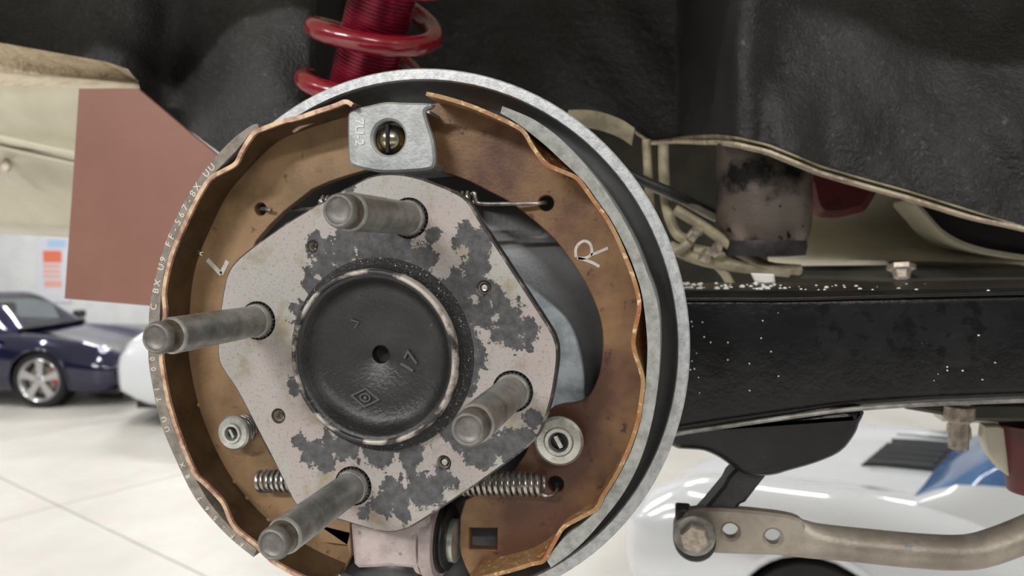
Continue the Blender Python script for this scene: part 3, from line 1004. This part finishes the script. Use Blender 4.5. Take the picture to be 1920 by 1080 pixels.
P = [Vector(p) for p in spl([tuple(at(a, b, y)) for a, b, y in path], 5)]
rows = []
for i, p in enumerate(P):
    t = (P[min(i + 1, len(P) - 1)] - P[max(0, i - 1)]).normalized()
    dv = Vector((0, 1, 0)) - t * t.y
    dv.normalize()
    uv = t.cross(dv)
    k = sm(0, 15, i)
    ra, rd = .0096 * (1 - k) + .0077 * k, .0027 * (1 - k) + .0077 * k
    rows.append([p + uv * ra * math.cos(2 * PI * q / 20) + dv * rd * math.sin(2 * PI * q / 20) for q in range(20)])
MB().loft(rows).build('bar', MAT['bar'], rb, 60)

# ------------------------------------------------------------------ red coil-over damper
YC = .165
co = thing('coil_over', 'crimson threaded coil-over damper and spring above the brake', 'damper', at(660, 300, YC))
p0, p1 = at(638, 330, YC + .03), at(730, -60, YC - .012)
axv = (p1 - p0)
Ld = axv.length
R = .0190
pr = [(R * .7, 0), (R, .001)]
t = .002
while t < Ld:
    pr += [(R, t), (R, t + .0009), (R - .0008, t + .0012), (R - .0008, t + .0017)]
    t += .0021
MB().lathe(pr, p0, axv, 48).build('threaded_body', MAT['red_body'], co, 40)
pitch = .031
sv = axv.normalized()
u = Vector((1, 0, 0))
u = (u - sv * u.dot(sv)).normalized()
w_ = u.cross(sv)
w_ = w_ if w_.y < 0 else -w_
mid = at(706, 66, YC)
mid = p0 + sv * (mid - p0).dot(sv)
h = []
RC = .0335
for i in range(-40, 100):
    a = 2 * PI * i / 32
    h.append(mid + sv * (pitch * i / 32) + (u * math.sin(a) + w_ * math.cos(a)) * RC)
MB().tube(h, .0058, 14).build('coil_spring', MAT['red'], co, 60)
sc = p0 + sv * (-.01)
MB().lathe([(.015, 0), (.030, .002), (.034, .006), (.034, .012), (.02, .014)], sc - sv * .02, axv, 40).build('spring_seat', MAT['red_body'], co, 40)

# ------------------------------------------------------------------ underside of the raised car
body = thing('raised_car_body', 'black undercoated wheel arch and cream body of the raised car', 'car body', at(960, 100, .3))


def interp(tab, x):
    if x <= tab[0][0]:
        return tab[0][1]
    for (a, p), (b, q) in zip(tab, tab[1:]):
        if x <= b:
            t = (x - a) / (b - a)
            return p + (q - p) * t
    return tab[-1][1]


low = [(-420, 12), (-80, 66), (0, 80), (100, 98), (200, 116), (240, 130), (256, 150), (262, 168), (330, 226), (420, 292), (500, 345), (560, 345), (1000, 300), (1060, 225), (1080, 210), (1110, 208), (1150, 222), (1185, 240), (1222, 266), (1262, 258), (1300, 252),
       (1340, 250), (1380, 254), (1440, 268), (1490, 288), (1540, 309), (1620, 332), (1700, 354), (1800, 385), (1920, 424), (2000, 450), (2300, 500), (2700, 510)]


def depth(px, py):
    y = .215
    y += .050 * (1 - math.exp(-((px - 200) / 120) ** 2)) * sm(560, 330, px) * .4
    y -= .045 * math.exp(-(((px - 500) / 130) ** 2 + ((py - 170) / 190) ** 2))
    y += .030 * math.exp(-(((px - 330) / 60) ** 2 + ((py - 150) / 120) ** 2))
    y += .20 * sm(580, 680, px) * (1 - sm(1265, 1385, px))
    y -= .028 * math.exp(-((px - 1400) / 48) ** 2)
    y += .030 * sm(1440, 1800, px) - .02 * sm(1560, 1480, px) * sm(120, 200, py) * sm(1420, 1470, px)
    y += .05 * sm(1500, 2000, px) * sm(250, 0, py)
    y += .0025 * math.sin(px * .021 + py * .013) + .002 * math.sin(px * .043 - py * .031)
    return y


xs = sorted(set(list(range(-420, -80, 20)) + list(range(-80, 1980, 5)) + list(range(1980, 2701, 20)) + [a for a, b in low]))
ys = 110
grid = []
for j in range(ys + 1):
    row = []
    for px in xs:
        lo = interp(low, px)
        py = -70 + (lo + 70) * (j / ys)
        p = at(px, py, depth(px, py))
        q = Vector((p.x, 0, p.z))
        g_ = mnoise.noise(q * 150) * .0007 + max(0, mnoise.noise(q * 420)) * .0011 + mnoise.noise(q * 40) * .0012
        p.y -= g_ * sm(-80, 0, px) * sm(2000, 1930, px)
        row.append(p)
    grid.append(row)
MB().sheet(grid, .004).build('wheel_arch', MAT['arch'], body, 60)
shell = MB().prism(rrect(-1.4, ZH + .30, 2.6, ZH + .95, .12), -.04, 1.5, (), .03)  # unseen box for the upper body, added to block overhead light
shell.build('shade_shell', MAT['cream'], body, 40)
# double sheet-metal seam along the right lower edge of the arch
for dy, th, mt in ((2, .0006, 'pipe'), (13, .0008, 'cream_worn')):
    pp = [(px, interp(low, px) + dy * sm(1225, 1330, px) * sm(1960, 1800, px) + 1.5) for px in range(1190, 2690, 15)]
    rows = []
    for a, b in pp:
        p = at(a, b, depth(a, b) - .004)
        rows.append([p + Vector((0, 0, th)), p + Vector((0, .012, th)), p + Vector((0, .012, -th)), p + Vector((0, 0, -th))])
    MB().loft(rows).build('seam_flange', MAT[mt], body, 50)
pp = [(1066, 206), (1100, 206), (1130, 211), (1165, 224), (1190, 240)]
rows = []
for a, b in spl(pp, 4):
    p, q = at(a, b, .205), at(a - 6, b + 32, .212)
    rows.append([p, q, q + Vector((0, .003, 0)), p + Vector((0, .003, 0))])
MB().loft(rows).build('arch_lip', MAT['pipe'], body, 40)
# cream quarter panel on the left: rolled lip, bright flange, swaged lower face with a drain hole
xs = [-420, -300, -180, -90, -60, -30, 0, 30, 60, 90, 120, 150, 180, 205, 225, 240, 250, 257]
top = [(-420, 10), (-90, 64), (0, 80), (100, 98), (200, 116), (235, 128), (257, 152)]
mid1 = [(-90, 134), (0, 136), (257, 150)]
mid2 = [(-90, 160), (0, 161), (257, 166)]
grid = []
for j in range(9):
    t = j / 8
    grid.append([at(px, interp(top, px) * (1 - t) + interp(mid1, px) * t, .188 + .030 * math.sin(t * PI * .55)) for px in xs])
MB().sheet(grid, .0012).build('rolled_lip', MAT['cream_worn'], body, 50)
grid = []
for j in range(4):
    t = j / 3
    grid.append([at(px, interp(mid1, px) * (1 - t) + interp(mid2, px) * t, .218 - .022 * t) for px in xs])
MB().sheet(grid, .0012).build('flange_strip', MAT['strip'], body, 50)
xs = [-420, -300, -180, -90, -60, -30, 0, 30, 60, 90, 120, 150, 190, 230, 257]
grid = []
for j in range(33):
    t = j / 32
    row = []
    for px in xs:
        y0 = 160 + px * .02
        y1 = 438 + px * .06
        py = y0 + (y1 - y0) * t
        sw = (py - (268 + px * .22)) / 13
        Y = .196 + .05 * sm(0, .5, t) * .55 - .011 * math.exp(-sw * sw) + .016 * sm(-1.2, 1.2, sw) + .12 * max(0, t - .42) + .02 * sm(.93, 1, t)
        row.append(at(px, py, Y))
    grid.append(row)
qp = MB().sheet(grid, .0012).build('quarter_panel', MAT['cream'], body, 60)
for dy, rr in ((0, .0030), (17, .0022)):
    P = [at(px, 258 + dy + px * .22, .2115 + .009 * (dy > 0)) for px in (-300, -150, -60, 0, 40, 80, 120, 150)]
    MB().tube(spl([tuple(p) for p in P], 3), rr, 12).build('swage_rib', MAT['cream'], qp, 60)
c = at(11, 311, .2485)
MB().lathe([(.0034, -.0012), (.0048, -.0012), (.0056, .0004), (.0034, .0004)], c, seg=24, close=True).build('hole_rim', MAT['cream_worn'], qp)
MB().lathe([(0, -.0009), (.0034, -.0009)], c, seg=24).build('drain_hole', MAT['chips'], qp)
# red-brown panel between quarter panel and brake
poly = tr([(147, 166), (258, 166), (300, 201), (360, 252), (415, 296), (470, 342), (470, 590), (285, 574), (120, 560), (124, 500), (134, 360)], .172)
MB().prism(poly, .172, .1745, (), .0005).build('brown_panel', MAT['brown'], body, 30)
# dirty tin can behind the arch edge
c = at(1430, 452, .252)
rc = .0293
MB().lathe([(0, -.001), (rc * .9, 0), (rc * .95, .004), (rc * .98, .0075), (rc, .012), (rc, .062)], c, (0, 0, 1), 56).build('tin_can', MAT['can'], body, 40)
MB().lathe([(rc * .5, -.010), (rc * .88, -.009), (rc * .92, -.004), (rc * .90, .001), (rc * .5, .002)], c, (0, 0, 1), 48).build('can_foot', MAT['black'], body, 40)
# dark sheet added behind so the gaps read as shade, cream sill pan to the right, maroon tank side
MB().prism(tr([(560, 180), (3200, 180), (3200, 640), (560, 640)], .62), .62, .63).build('dark_backing', MAT['under'], body)
xs = list(range(1440, 2800, 24))
grid = []
for j in range(25):
    t = j / 24
    row = []
    for px in xs:
        py = 285 + (508 + (px - 1700) * .02 - 285) * t
        edge = sm(1500, 1720, px)
        Y = .315 + .10 * sm(0, .55, t) - .085 * sm(.58, .92, t) * (.4 + .6 * edge) + .012 * sm(.94, 1, t) - .02 * sm(1750, 2000, px) * t
        row.append(at(px, py, Y))
    grid.append(row)
MB().sheet(grid, .002).build('sill_pan', MAT['cream'], body, 60)
rows = []
for a, b in spl([(1715, 372), (1740, 400), (1765, 428), (1800, 450), (1850, 466), (1920, 478), (2000, 488), (2300, 560), (2600, 640)], 4):
    p = at(a, b, .300)
    rows.append([p, p + Vector((0, .05, .0)), p + Vector((0, .05, -.003)), p + Vector((0, 0, -.003))])
MB().loft(rows).build('well_edge', MAT['cream'], body, 40)
MB().prism(tr([(1715, 372), (1740, 400), (1765, 428), (1800, 450), (1850, 466), (1920, 478), (2000, 488), (2300, 560), (2600, 640), (2600, 560), (2000, 380), (1800, 350)], .306), .306, .309).build('well_panel', MAT['well'], body)
MB().prism(spl(tr([(1500, 290), (1650, 310), (1632, 385), (1600, 402), (1560, 408), (1530, 398), (1515, 350)], .33), 4, True), .33, .345, (), .005).build('tank_side', MAT['maroon'], body, 40)
c = at(1690, 508, .300)
MB().lathe([(0, -.006), (.005, -.005), (.006, 0), (.009, .001), (.009, .004), (0, .004)], c, (0, .3, 1), 6).build('sill_bolt', MAT['bolt'], body, 25)
MB().prism(tr([(1500, 500), (2700, 490), (2700, 522), (1700, 530), (1500, 522)], .315), .315, .34, (), .003).build('sill_flange', MAT['under'], body, 30)
# pipes and hoses
for nm, mt, r, pts in (
        ('brake_pipe', 'pipe', .0030, [(1212, 262, .262), (1214, 300, .262), (1217, 360, .264), (1222, 420, .27)]),
        ('brake_pipe', 'pipe', .0036, [(1244, 272, .258), (1245, 330, .258), (1250, 385, .258), (1262, 425, .256), (1276, 444, .254), (1300, 450, .256)]),
        ('hose', 'black', .0034, [(1150, 310, .235), (1200, 336, .238), (1260, 362, .242), (1330, 396, .262), (1400, 440, .29)]),
        ('pipe', 'bar', .0026, [(1225, 352, .246), (1280, 376, .248), (1345, 410, .262), (1420, 430, .29)]),
        ('handbrake_cable', 'pipe', .0034, [(1265, 392, .240), (1330, 432, .240), (1390, 476, .240), (1440, 500, .242), (1500, 506, .248)]),
        ('handbrake_cable', 'pipe', .0040, [(1255, 462, .244), (1300, 482, .243), (1350, 494, .242), (1420, 503, .243), (1480, 508, .246)]),
        ('pipe', 'pipe', .0034, [(1262, 472, .238), (1285, 462, .237), (1300, 440, .238), (1312, 432, .24)]),
        ('pipe', 'pipe', .0028, [(1345, 498, .244), (1360, 515, .244), (1374, 540, .244)]),
        ('pipe', 'pipe', .0032, [(1300, 466, .242), (1345, 476, .243), (1400, 490, .246)])):
    MB().tube(spl([tuple(at(a, b, y)) for a, b, y in pts], 5), r, 10).build(nm, MAT[mt], body, 60)
for px, py in ((1299, 440), (1322, 478), (1342, 468)):
    c = at(px, py, .234)
    MB().lathe([(.0034, -.002), (.0050, -.002), (.0050, .002), (.0034, .002)], c, (1, .3, -.6), 12, close=True).build('pipe_clip', MAT['bolt'], body, 30)
c = at(1437, 520, .20)
MB().prism(tr([(1408, 512), (1452, 514), (1454, 530), (1436, 533), (1416, 528)], .20), .20, .204, (), .001).build('white_tab', MAT['chips'], body)
# brackets hanging low at the far right
MB().prism(tr([(1690, 756), (1990, 756), (1990, 792), (1820, 790), (1760, 778), (1700, 768)], .205), .205, .26, (), .002).build('floor_rail', MAT['under'], body, 30)
c = at(1799, 772, .19)
MB().lathe([(0, -.014), (.0042, -.013), (.005, -.004), (.0075, -.003), (.0075, .004), (.005, .006), (.005, .02)], c, (0, 0, -1), 16).build('rail_bolt', MAT['bolt'], body, 30)
MB().prism(tr([(1765, 770), (1860, 775), (1985, 785), (1985, 805), (1895, 800), (1845, 795), (1770, 792)], .232), .232, .25, (), .002).build('lower_rail', MAT['cream'], body, 30)
MB().prism(spl(tr([(1845, 798), (1900, 806), (1896, 830), (1892, 860), (1900, 885), (1930, 925), (1905, 902), (1880, 885), (1860, 862), (1848, 840)], .225), 2, True), .225, .232, (), .001).build('cream_bracket', MAT['cream'], body, 30)
MB().prism(tr([(1786, 800), (1822, 802), (1824, 822), (1812, 834), (1795, 832), (1786, 820)], .235), .235, .245, (), .001).build('cream_lug', MAT['cream_worn'], body, 30)
c0, c1 = at(1945, 790, .228), at(1960, 915, .228)
MB().tube([c0, c0.lerp(c1, .5), c1], .019, 32).build('red_tube', MAT['maroon'], body, 40)

# ------------------------------------------------------------------ cars standing behind
def car(name, label, loc, rz, paint, group, front=True, rear=False, calip=None, scale=(1, 1, 1), full=False):
    t = thing(name, label, 'car', loc, group)
    del t['_o']
    t.rotation_euler = (0, 0, rz)
    t.scale = scale
    ZT = [(-2.14, .50), (-2.08, .60), (-1.95, .68), (-1.7, .78), (-1.35, .87), (-.9, .90), (-.4, .895), (.3, .88), (.72, .86), (1.0, .805), (1.5, .70), (1.85, .615), (2.02, .54), (2.12, .44)]
    WD = [(-2.14, .50), (-2.08, .66), (-1.95, .76), (-1.7, .84), (-1.35, .90), (-1.1, .905), (-.75, .875), (-.3, .85), (.4, .84), (.8, .85), (1.15, .87), (1.5, .86), (1.8, .80), (1.98, .71), (2.07, .60), (2.12, .48)]
    FR = [(-2.1, 0), (-1.6, .01), (-1.1, .015), (-.6, 0), (.5, 0), (.8, .02), (1.15, .065), (1.55, .09), (1.75, .075), (1.95, .02), (2.1, 0)]
    GX = .12 if rear else 0
    if rear or full:
        ZT = [(-2.14, .50), (-1.95, .68), (-1.35, .87), (-.4, .895), (.3, .88), (.84, .87), (1.1, .85), (1.5, .79), (1.85, .74), (2.02, .69), (2.10, .62), (2.14, .54)]
        WD = [(-2.14, .50), (-1.95, .76), (-1.35, .90), (-.75, .875), (.4, .84), (1.15, .87), (1.5, .86), (1.8, .83), (1.98, .79), (2.08, .72), (2.14, .62)]
    wheels = (1.14, -1.13)
    RA = .355

    def s3(tab, x):
        return (interp(tab, x - .04) + 2 * interp(tab, x) + interp(tab, x + .04)) / 4

    def section(x):
        zt, wd, fr = s3(ZT, x), s3(WD, x), s3(FR, x)
        zb = .17 + .10 * sm(1.75, 2.12, x) + .12 * sm(-1.8, -2.14, x)
        h = zt - zb
        half = [(0, zt), (.25 * wd, zt), (.5 * wd, zt - .006 + .2 * fr), (.68 * wd, zt - .012 + .75 * fr), (.80 * wd, zt - .03 + fr), (.90 * wd, zt - .07 + .8 * fr), (.97 * wd, zb + .78 * h), (wd, zb + .60 * h),
                (wd * .995, zb + .42 * h), (wd * .975, zb + .2 * h), (wd * .94, zb + .06 * h), (.86 * wd, zb)]
        return resample(spl(half, 4), 44)
    X = [-2.14 + i * .04 for i in range(107)]
    sec = [section(x) for x in X]
    V, idx = [], {}
    F = []
    n = 44
    for i, x in enumerate(X):
        for sgn in (1, -1):
            for j, (yy, zz) in enumerate(sec[i]):
                xx = x
                if yy > .55:
                    for wx in wheels:
                        dx, dz = xx - wx, zz - .32
                        d = math.hypot(dx, dz)
                        if RA - .035 < d < RA + .035 and zz > .12:
                            xx, zz = wx + dx / d * RA, .32 + dz / d * RA
                idx[i, sgn, j] = len(V)
                V.append((xx, yy * sgn, zz))
    for i in range(len(X) - 1):
        for sgn in (1, -1):
            for j in range(n - 1):
                q = [idx[i, sgn, j], idx[i, sgn, j + 1], idx[i + 1, sgn, j + 1], idx[i + 1, sgn, j]]
                cx = sum(V[k][0] for k in q) / 4
                cy = abs(sum(V[k][1] for k in q) / 4)
                cz = sum(V[k][2] for k in q) / 4
                if cy > .55 and any(math.hypot(cx - wx, cz - .32) < RA - .004 for wx in wheels):
                    continue
                F.append(tuple(q))
            F.append((idx[i, 1, n - 1], idx[i, -1, n - 1], idx[i + 1, -1, n - 1], idx[i + 1, 1, n - 1])) if sgn == 1 else None
    for i in (0, len(X) - 1):
        F.append(tuple(idx[i, 1, j] for j in range(n)) + tuple(idx[i, -1, j] for j in range(n - 1, -1, -1)))
    MB().add(V, F).build('lower_body', paint, t, 50)
    # greenhouse: roof with pillars, and the panes between them
    ZR = [(-1.78, .76), (-1.5, .90), (-1.15, 1.075), (-.75, 1.21), (-.35, 1.285), (.0, 1.30), (.2, 1.285), (.38, 1.19), (.55, 1.06), (.78, .865)]
    ZR = [(a + GX, b) for a, b in ZR]
    XS = [-1.78 + GX + i * .08 for i in range(33)]
    K = 20
    g = {}
    GV = []
    for i, x in enumerate(XS):
        zr, zb = s3(ZR, x), s3(ZT, x) - .03
        wb = interp([(-1.78, .42), (-1.2, .60), (-.6, .70), (0, .72), (.5, .70), (.78, .66)], x)
        hh = max(.01, zr - zb)
        wt = wb - .20 * min(1, hh / .4)
        half = resample(spl([(0, zr), (wt * .5, zr - .006), (wt * .85, zr - .022 * min(1, hh / .2)), (wt, zr - .07 * min(1, hh / .25)), (wt + (wb - wt) * .45, zb + hh * .45), (wb, zb)], 4), K)
        for sgn in (1, -1):
            for j, (yy, zz) in enumerate(half):
                g[i, sgn, j] = len(GV)
                GV.append((x, yy * sgn, zz))
    parts = {'roof': [], 'windscreen': [], 'rear_window': [], 'side_window': [], 'side_window.': []}
    for i in range(len(XS) - 1):
        x = (XS[i] + XS[i + 1]) / 2 - GX
        for sgn in (1, -1):
            for j in range(K - 1):
                q = (g[i, sgn, j], g[i, sgn, j + 1], g[i + 1, sgn, j + 1], g[i + 1, sgn, j])
                f = j / (K - 2)
                k = 'roof'
                if x > .27 and f < (.8 if rear else .50) and x < .74:
                    k = 'windscreen'
                elif -1.42 < x < -.72 and f < .45:
                    k = 'rear_window'
                elif -1.0 < x < .42 and .66 < f < .97:
                    k = 'side_window' if sgn < 0 else 'side_window.'
                parts[k].append(q)
    for k, fs in parts.items():
        used = sorted({i for q in fs for i in q})
        mp = {a: b for b, a in enumerate(used)}
        mt = paint if k == 'roof' else (MAT['blueglass'] if (k == 'rear_window' or rear) else MAT['glass'])
        MB().add([GV[i] for i in used], [tuple(mp[i] for i in q) for q in fs]).build(k.strip('.'), mt, t, 60)
    MB().prism(rrect(-1.35, -.55, .74, .55, .1), -.905, -.897, frame=Matrix(((1, 0, 0, 0), (0, 0, 1, 0), (0, -1, 0, 0), (0, 0, 0, 1)))).build('cabin_deck', MAT['trim'], t)
    for sx in (1, -1):
        MB().prism(rrect(-.30, .80, -.12, 1.12, .06), .12 * sx if sx > 0 else -.55, .55 if sx > 0 else -.12).build('seat', MAT['trim'], t)
    MB().box((0, 0, .17), (3.9, 1.3, .06)).build('under_tray', MAT['trim'], t)
    for wx in wheels:
        for sgn in (1, -1):
            wy = sgn * .735
            if sgn > 0:
                pass
            MB().lathe([(0, -.13), (.345, -.13), (.35, 0)], (wx, wy, .32), (0, sgn, 0), 40).build('wheel_well', MAT['trim'], t)
            wl = MB().lathe([(.235, -.10), (.30, -.11), (.322, -.08), (.325, .07), (.305, .105), (.25, .10), (.235, .09)], (wx, wy, .32), (0, sgn, 0), 48, close=True).build('tyre', MAT['tyre'], t, 40)
            MB().lathe([(.236, -.09), (.225, .0), (.228, .085), (.246, .10), (.240, .105), (.215, .08), (.20, -.08)], (wx, wy, .32), (0, sgn, 0), 48, close=True).build('rim', MAT['alloy'], wl, 40)
            for k in range(5):
                a = 2 * PI * k / 5 + .3
                d = Vector((math.cos(a), 0, math.sin(a)))
                nrm = Vector((-math.sin(a), 0, math.cos(a)))
                o = Vector((wx, wy + sgn * .085, .32))
                rows = []
                for rr, ww in ((.03, .034), (.12, .036), (.222, .052)):
                    rows.append([o + d * rr + nrm * ww, o + d * rr - nrm * ww, o + d * rr - nrm * ww * .8 - Vector((0, sgn * .03, 0)), o + d * rr + nrm * ww * .8 - Vector((0, sgn * .03, 0))])
                MB().loft(rows).build('spoke', MAT['alloy'], wl, 30)
            MB().lathe([(0, .094), (.045, .092), (.06, .08), (.06, .05)], (wx, wy, .32), (0, sgn, 0), 24).build('hub_cap', MAT['alloy'], wl, 40)
            MB().lathe([(.07, .03), (.165, .03), (.165, .02)], (wx, wy, .32), (0, sgn, 0), 40).build('brake_disc', MAT['bolt'], wl, 40)
            if calip:
                o = Vector((wx, wy + sgn * .045, .32))
                rows = []
                for k in range(7):
                    a = math.radians(-12 + 50 * k / 6)
                    d = Vector((math.cos(a), 0, math.sin(a)))
                    rows.append([o + d * .12, o + d * .185, o + d * .185 - Vector((0, sgn * .05, 0)), o + d * .12 - Vector((0, sgn * .05, 0))])
                MB().loft(rows).build('caliper', calip, wl, 30)
            # arch lip
            P = []
            for k in range(25):
                a = math.radians(-14 + 208 * k / 24)
                xx, zz = wx + RA * math.cos(a), .32 + RA * math.sin(a)
                yy = max(p[0] for p in [min(section(xx), key=lambda q: abs(q[1] - zz) + (10 if q[0] < .5 else 0))])
                P.append((xx, sgn * (yy + .002), zz))
            MB().tube(P, .013, 8).build('arch_lip', paint, t, 60)
    for sgn in (1, -1):
        if front:
            lamp = MB().lathe([(0, .055), (.05, .05), (.09, .03), (.105, 0), (.105, -.05)], (1.80, sgn * .60, .60), (.86, .12 * sgn, .36), 28).build('headlamp', MAT['lamp'], t, 50)
            MB().prism(rrect(1.72, .375, 2.02, .445, .03), 0, .02, frame=Matrix.Translation((.17, sgn * .02, 0)) @ Matrix.Rotation(0, 4, 'Z')).build('turn_signal', MAT['signal'], t) if False else None
            MB().box((1.985, sgn * .60, .42), (.10, .30, .075), Matrix.Rotation(-sgn * .75, 3, 'Z')).build('turn_signal', MAT['signal'], t, bevel=.015)
            MB().lathe([(0, .02), (.05, .015), (.055, -.02)], (2.03, sgn * .52, .27), (.9, .4 * sgn, .1), 20).build('fog_lamp', MAT['lamp'], t, 50)
            MB().box((.50, sgn * .92, .93), (.10, .17, .11), Matrix.Rotation(-sgn * .15, 3, 'Z')).build('door_mirror', MAT['trim'], t, bevel=.03)
    MB().box((2.06, 0, .24), (.14, 1.0, .10)).build('air_intake', MAT['trim'], t, bevel=.02)
    MB().tube([(.76, -.62, .885), (.80, 0, .885), (.76, .62, .885)], .02, 8).build('wiper_cowl', MAT['trim'], t)
    if rear:
        x0, x1 = .80 + GX, 1.06 + GX
        for k in range(7):
            yy = -.66 + k * .115
            zs = [(x, s3(ZT, x) + .012) for x in (x0, (x0 + x1) / 2, x1)]
            MB().loft([[(x, yy - .024, z + .002), (x, yy + .024, z + .018), (x, yy + .024, z - .02), (x, yy - .024, z - .03)] for x, z in zs]).build('cowl_slat', MAT['slat'], t, 30)
        zs = [(x, s3(ZT, x) + .006) for x in (x0 - .02, (x0 + x1) / 2, x1 + .02)]
        MB().loft([[(x, -.72, z), (x, .09, z), (x, .09, z - .02), (x, -.72, z - .02)] for x, z in zs]).build('cowl_recess', MAT['void'], t, 30)
    return t


def place(px, depth_, h=0):
    """floor point straight ahead of a photo column at a given distance"""
    d = (FW + RT * ((px - 960) / FPX))
    d = Vector((d.x, d.y, 0)).normalized()
    return d * depth_


GC = 'cars parked in the workshop'
rz = math.radians(10)
wheel = Vector((1.14, -.80, 0))
gp_ = ground(78, 764)
car('parked_car', 'dark blue sports coupe with silver wheels parked by the white wall', gp_ - Matrix.Rotation(rz, 3, 'Z') @ wheel, rz, MAT['blue'], GC, calip=MAT['caliper'])
rz = math.radians(200)
gq = ground(238, 792)
rm = Matrix.Rotation(rz, 3, 'Z')
car('parked_car', 'white car nose partly hidden behind the brake shoe, beside the blue coupe', gq - rm @ Vector((2.1 * 1.1, .55, 0)), rz, MAT['carwhite'], GC, front=False, scale=(1.1, 1.1, 1.3), full=True)
rz = math.radians(153.4)
ga = ground(1540, 1045, .675)
ga.z = 0
car('parked_car', 'white sports car with slatted cowl and blue windscreen below the black arm', ga - Matrix.Rotation(rz, 3, 'Z') @ Vector((1.14, .87, 0)), rz, MAT['carwhite'], GC, front=False, rear=True)

# ------------------------------------------------------------------ poster on the far wall
d = FW + RT * ((100 - 960) / FPX) + UP * ((540 - 500) / FPX)
yw = 14.98
po = at(100, 505, yw)
ps = thing('wall_poster', 'pale poster with orange and blue blocks on the white wall', 'poster', (po.x, yw, po.z))
sc_ = (at(200, 500, yw) - at(100, 500, yw)).x / 100


def pb(nm, x0, y0, x1, y1, m, dy):
    a, b = at(x0, y1, yw), at(x1, y0, yw)
    MB().prism(rrect(min(a.x, b.x), a.z, max(a.x, b.x), b.z, .01), yw - dy, yw - dy + .012).build(nm, MAT[m], ps)


pb('sheet', 72, 448, 130, 566, 'paper', .012)
pb('blue_header', 90, 450, 124, 464, 'skyblue', .018)
pb('orange_block', 82, 470, 116, 492, 'orange', .018)
for k, (y0, y1) in enumerate(((496, 502), (506, 512), (516, 521))):
    pb('text_line', 82, y0, 114, y1, 'salmon', .018)
pb('salmon_block', 84, 526, 116, 538, 'salmon', .018)
pb('grey_line', 76, 548, 124, 551, 'housing', .018)

for o in bpy.data.objects:
    if '_o' in o.keys():
        del o['_o']
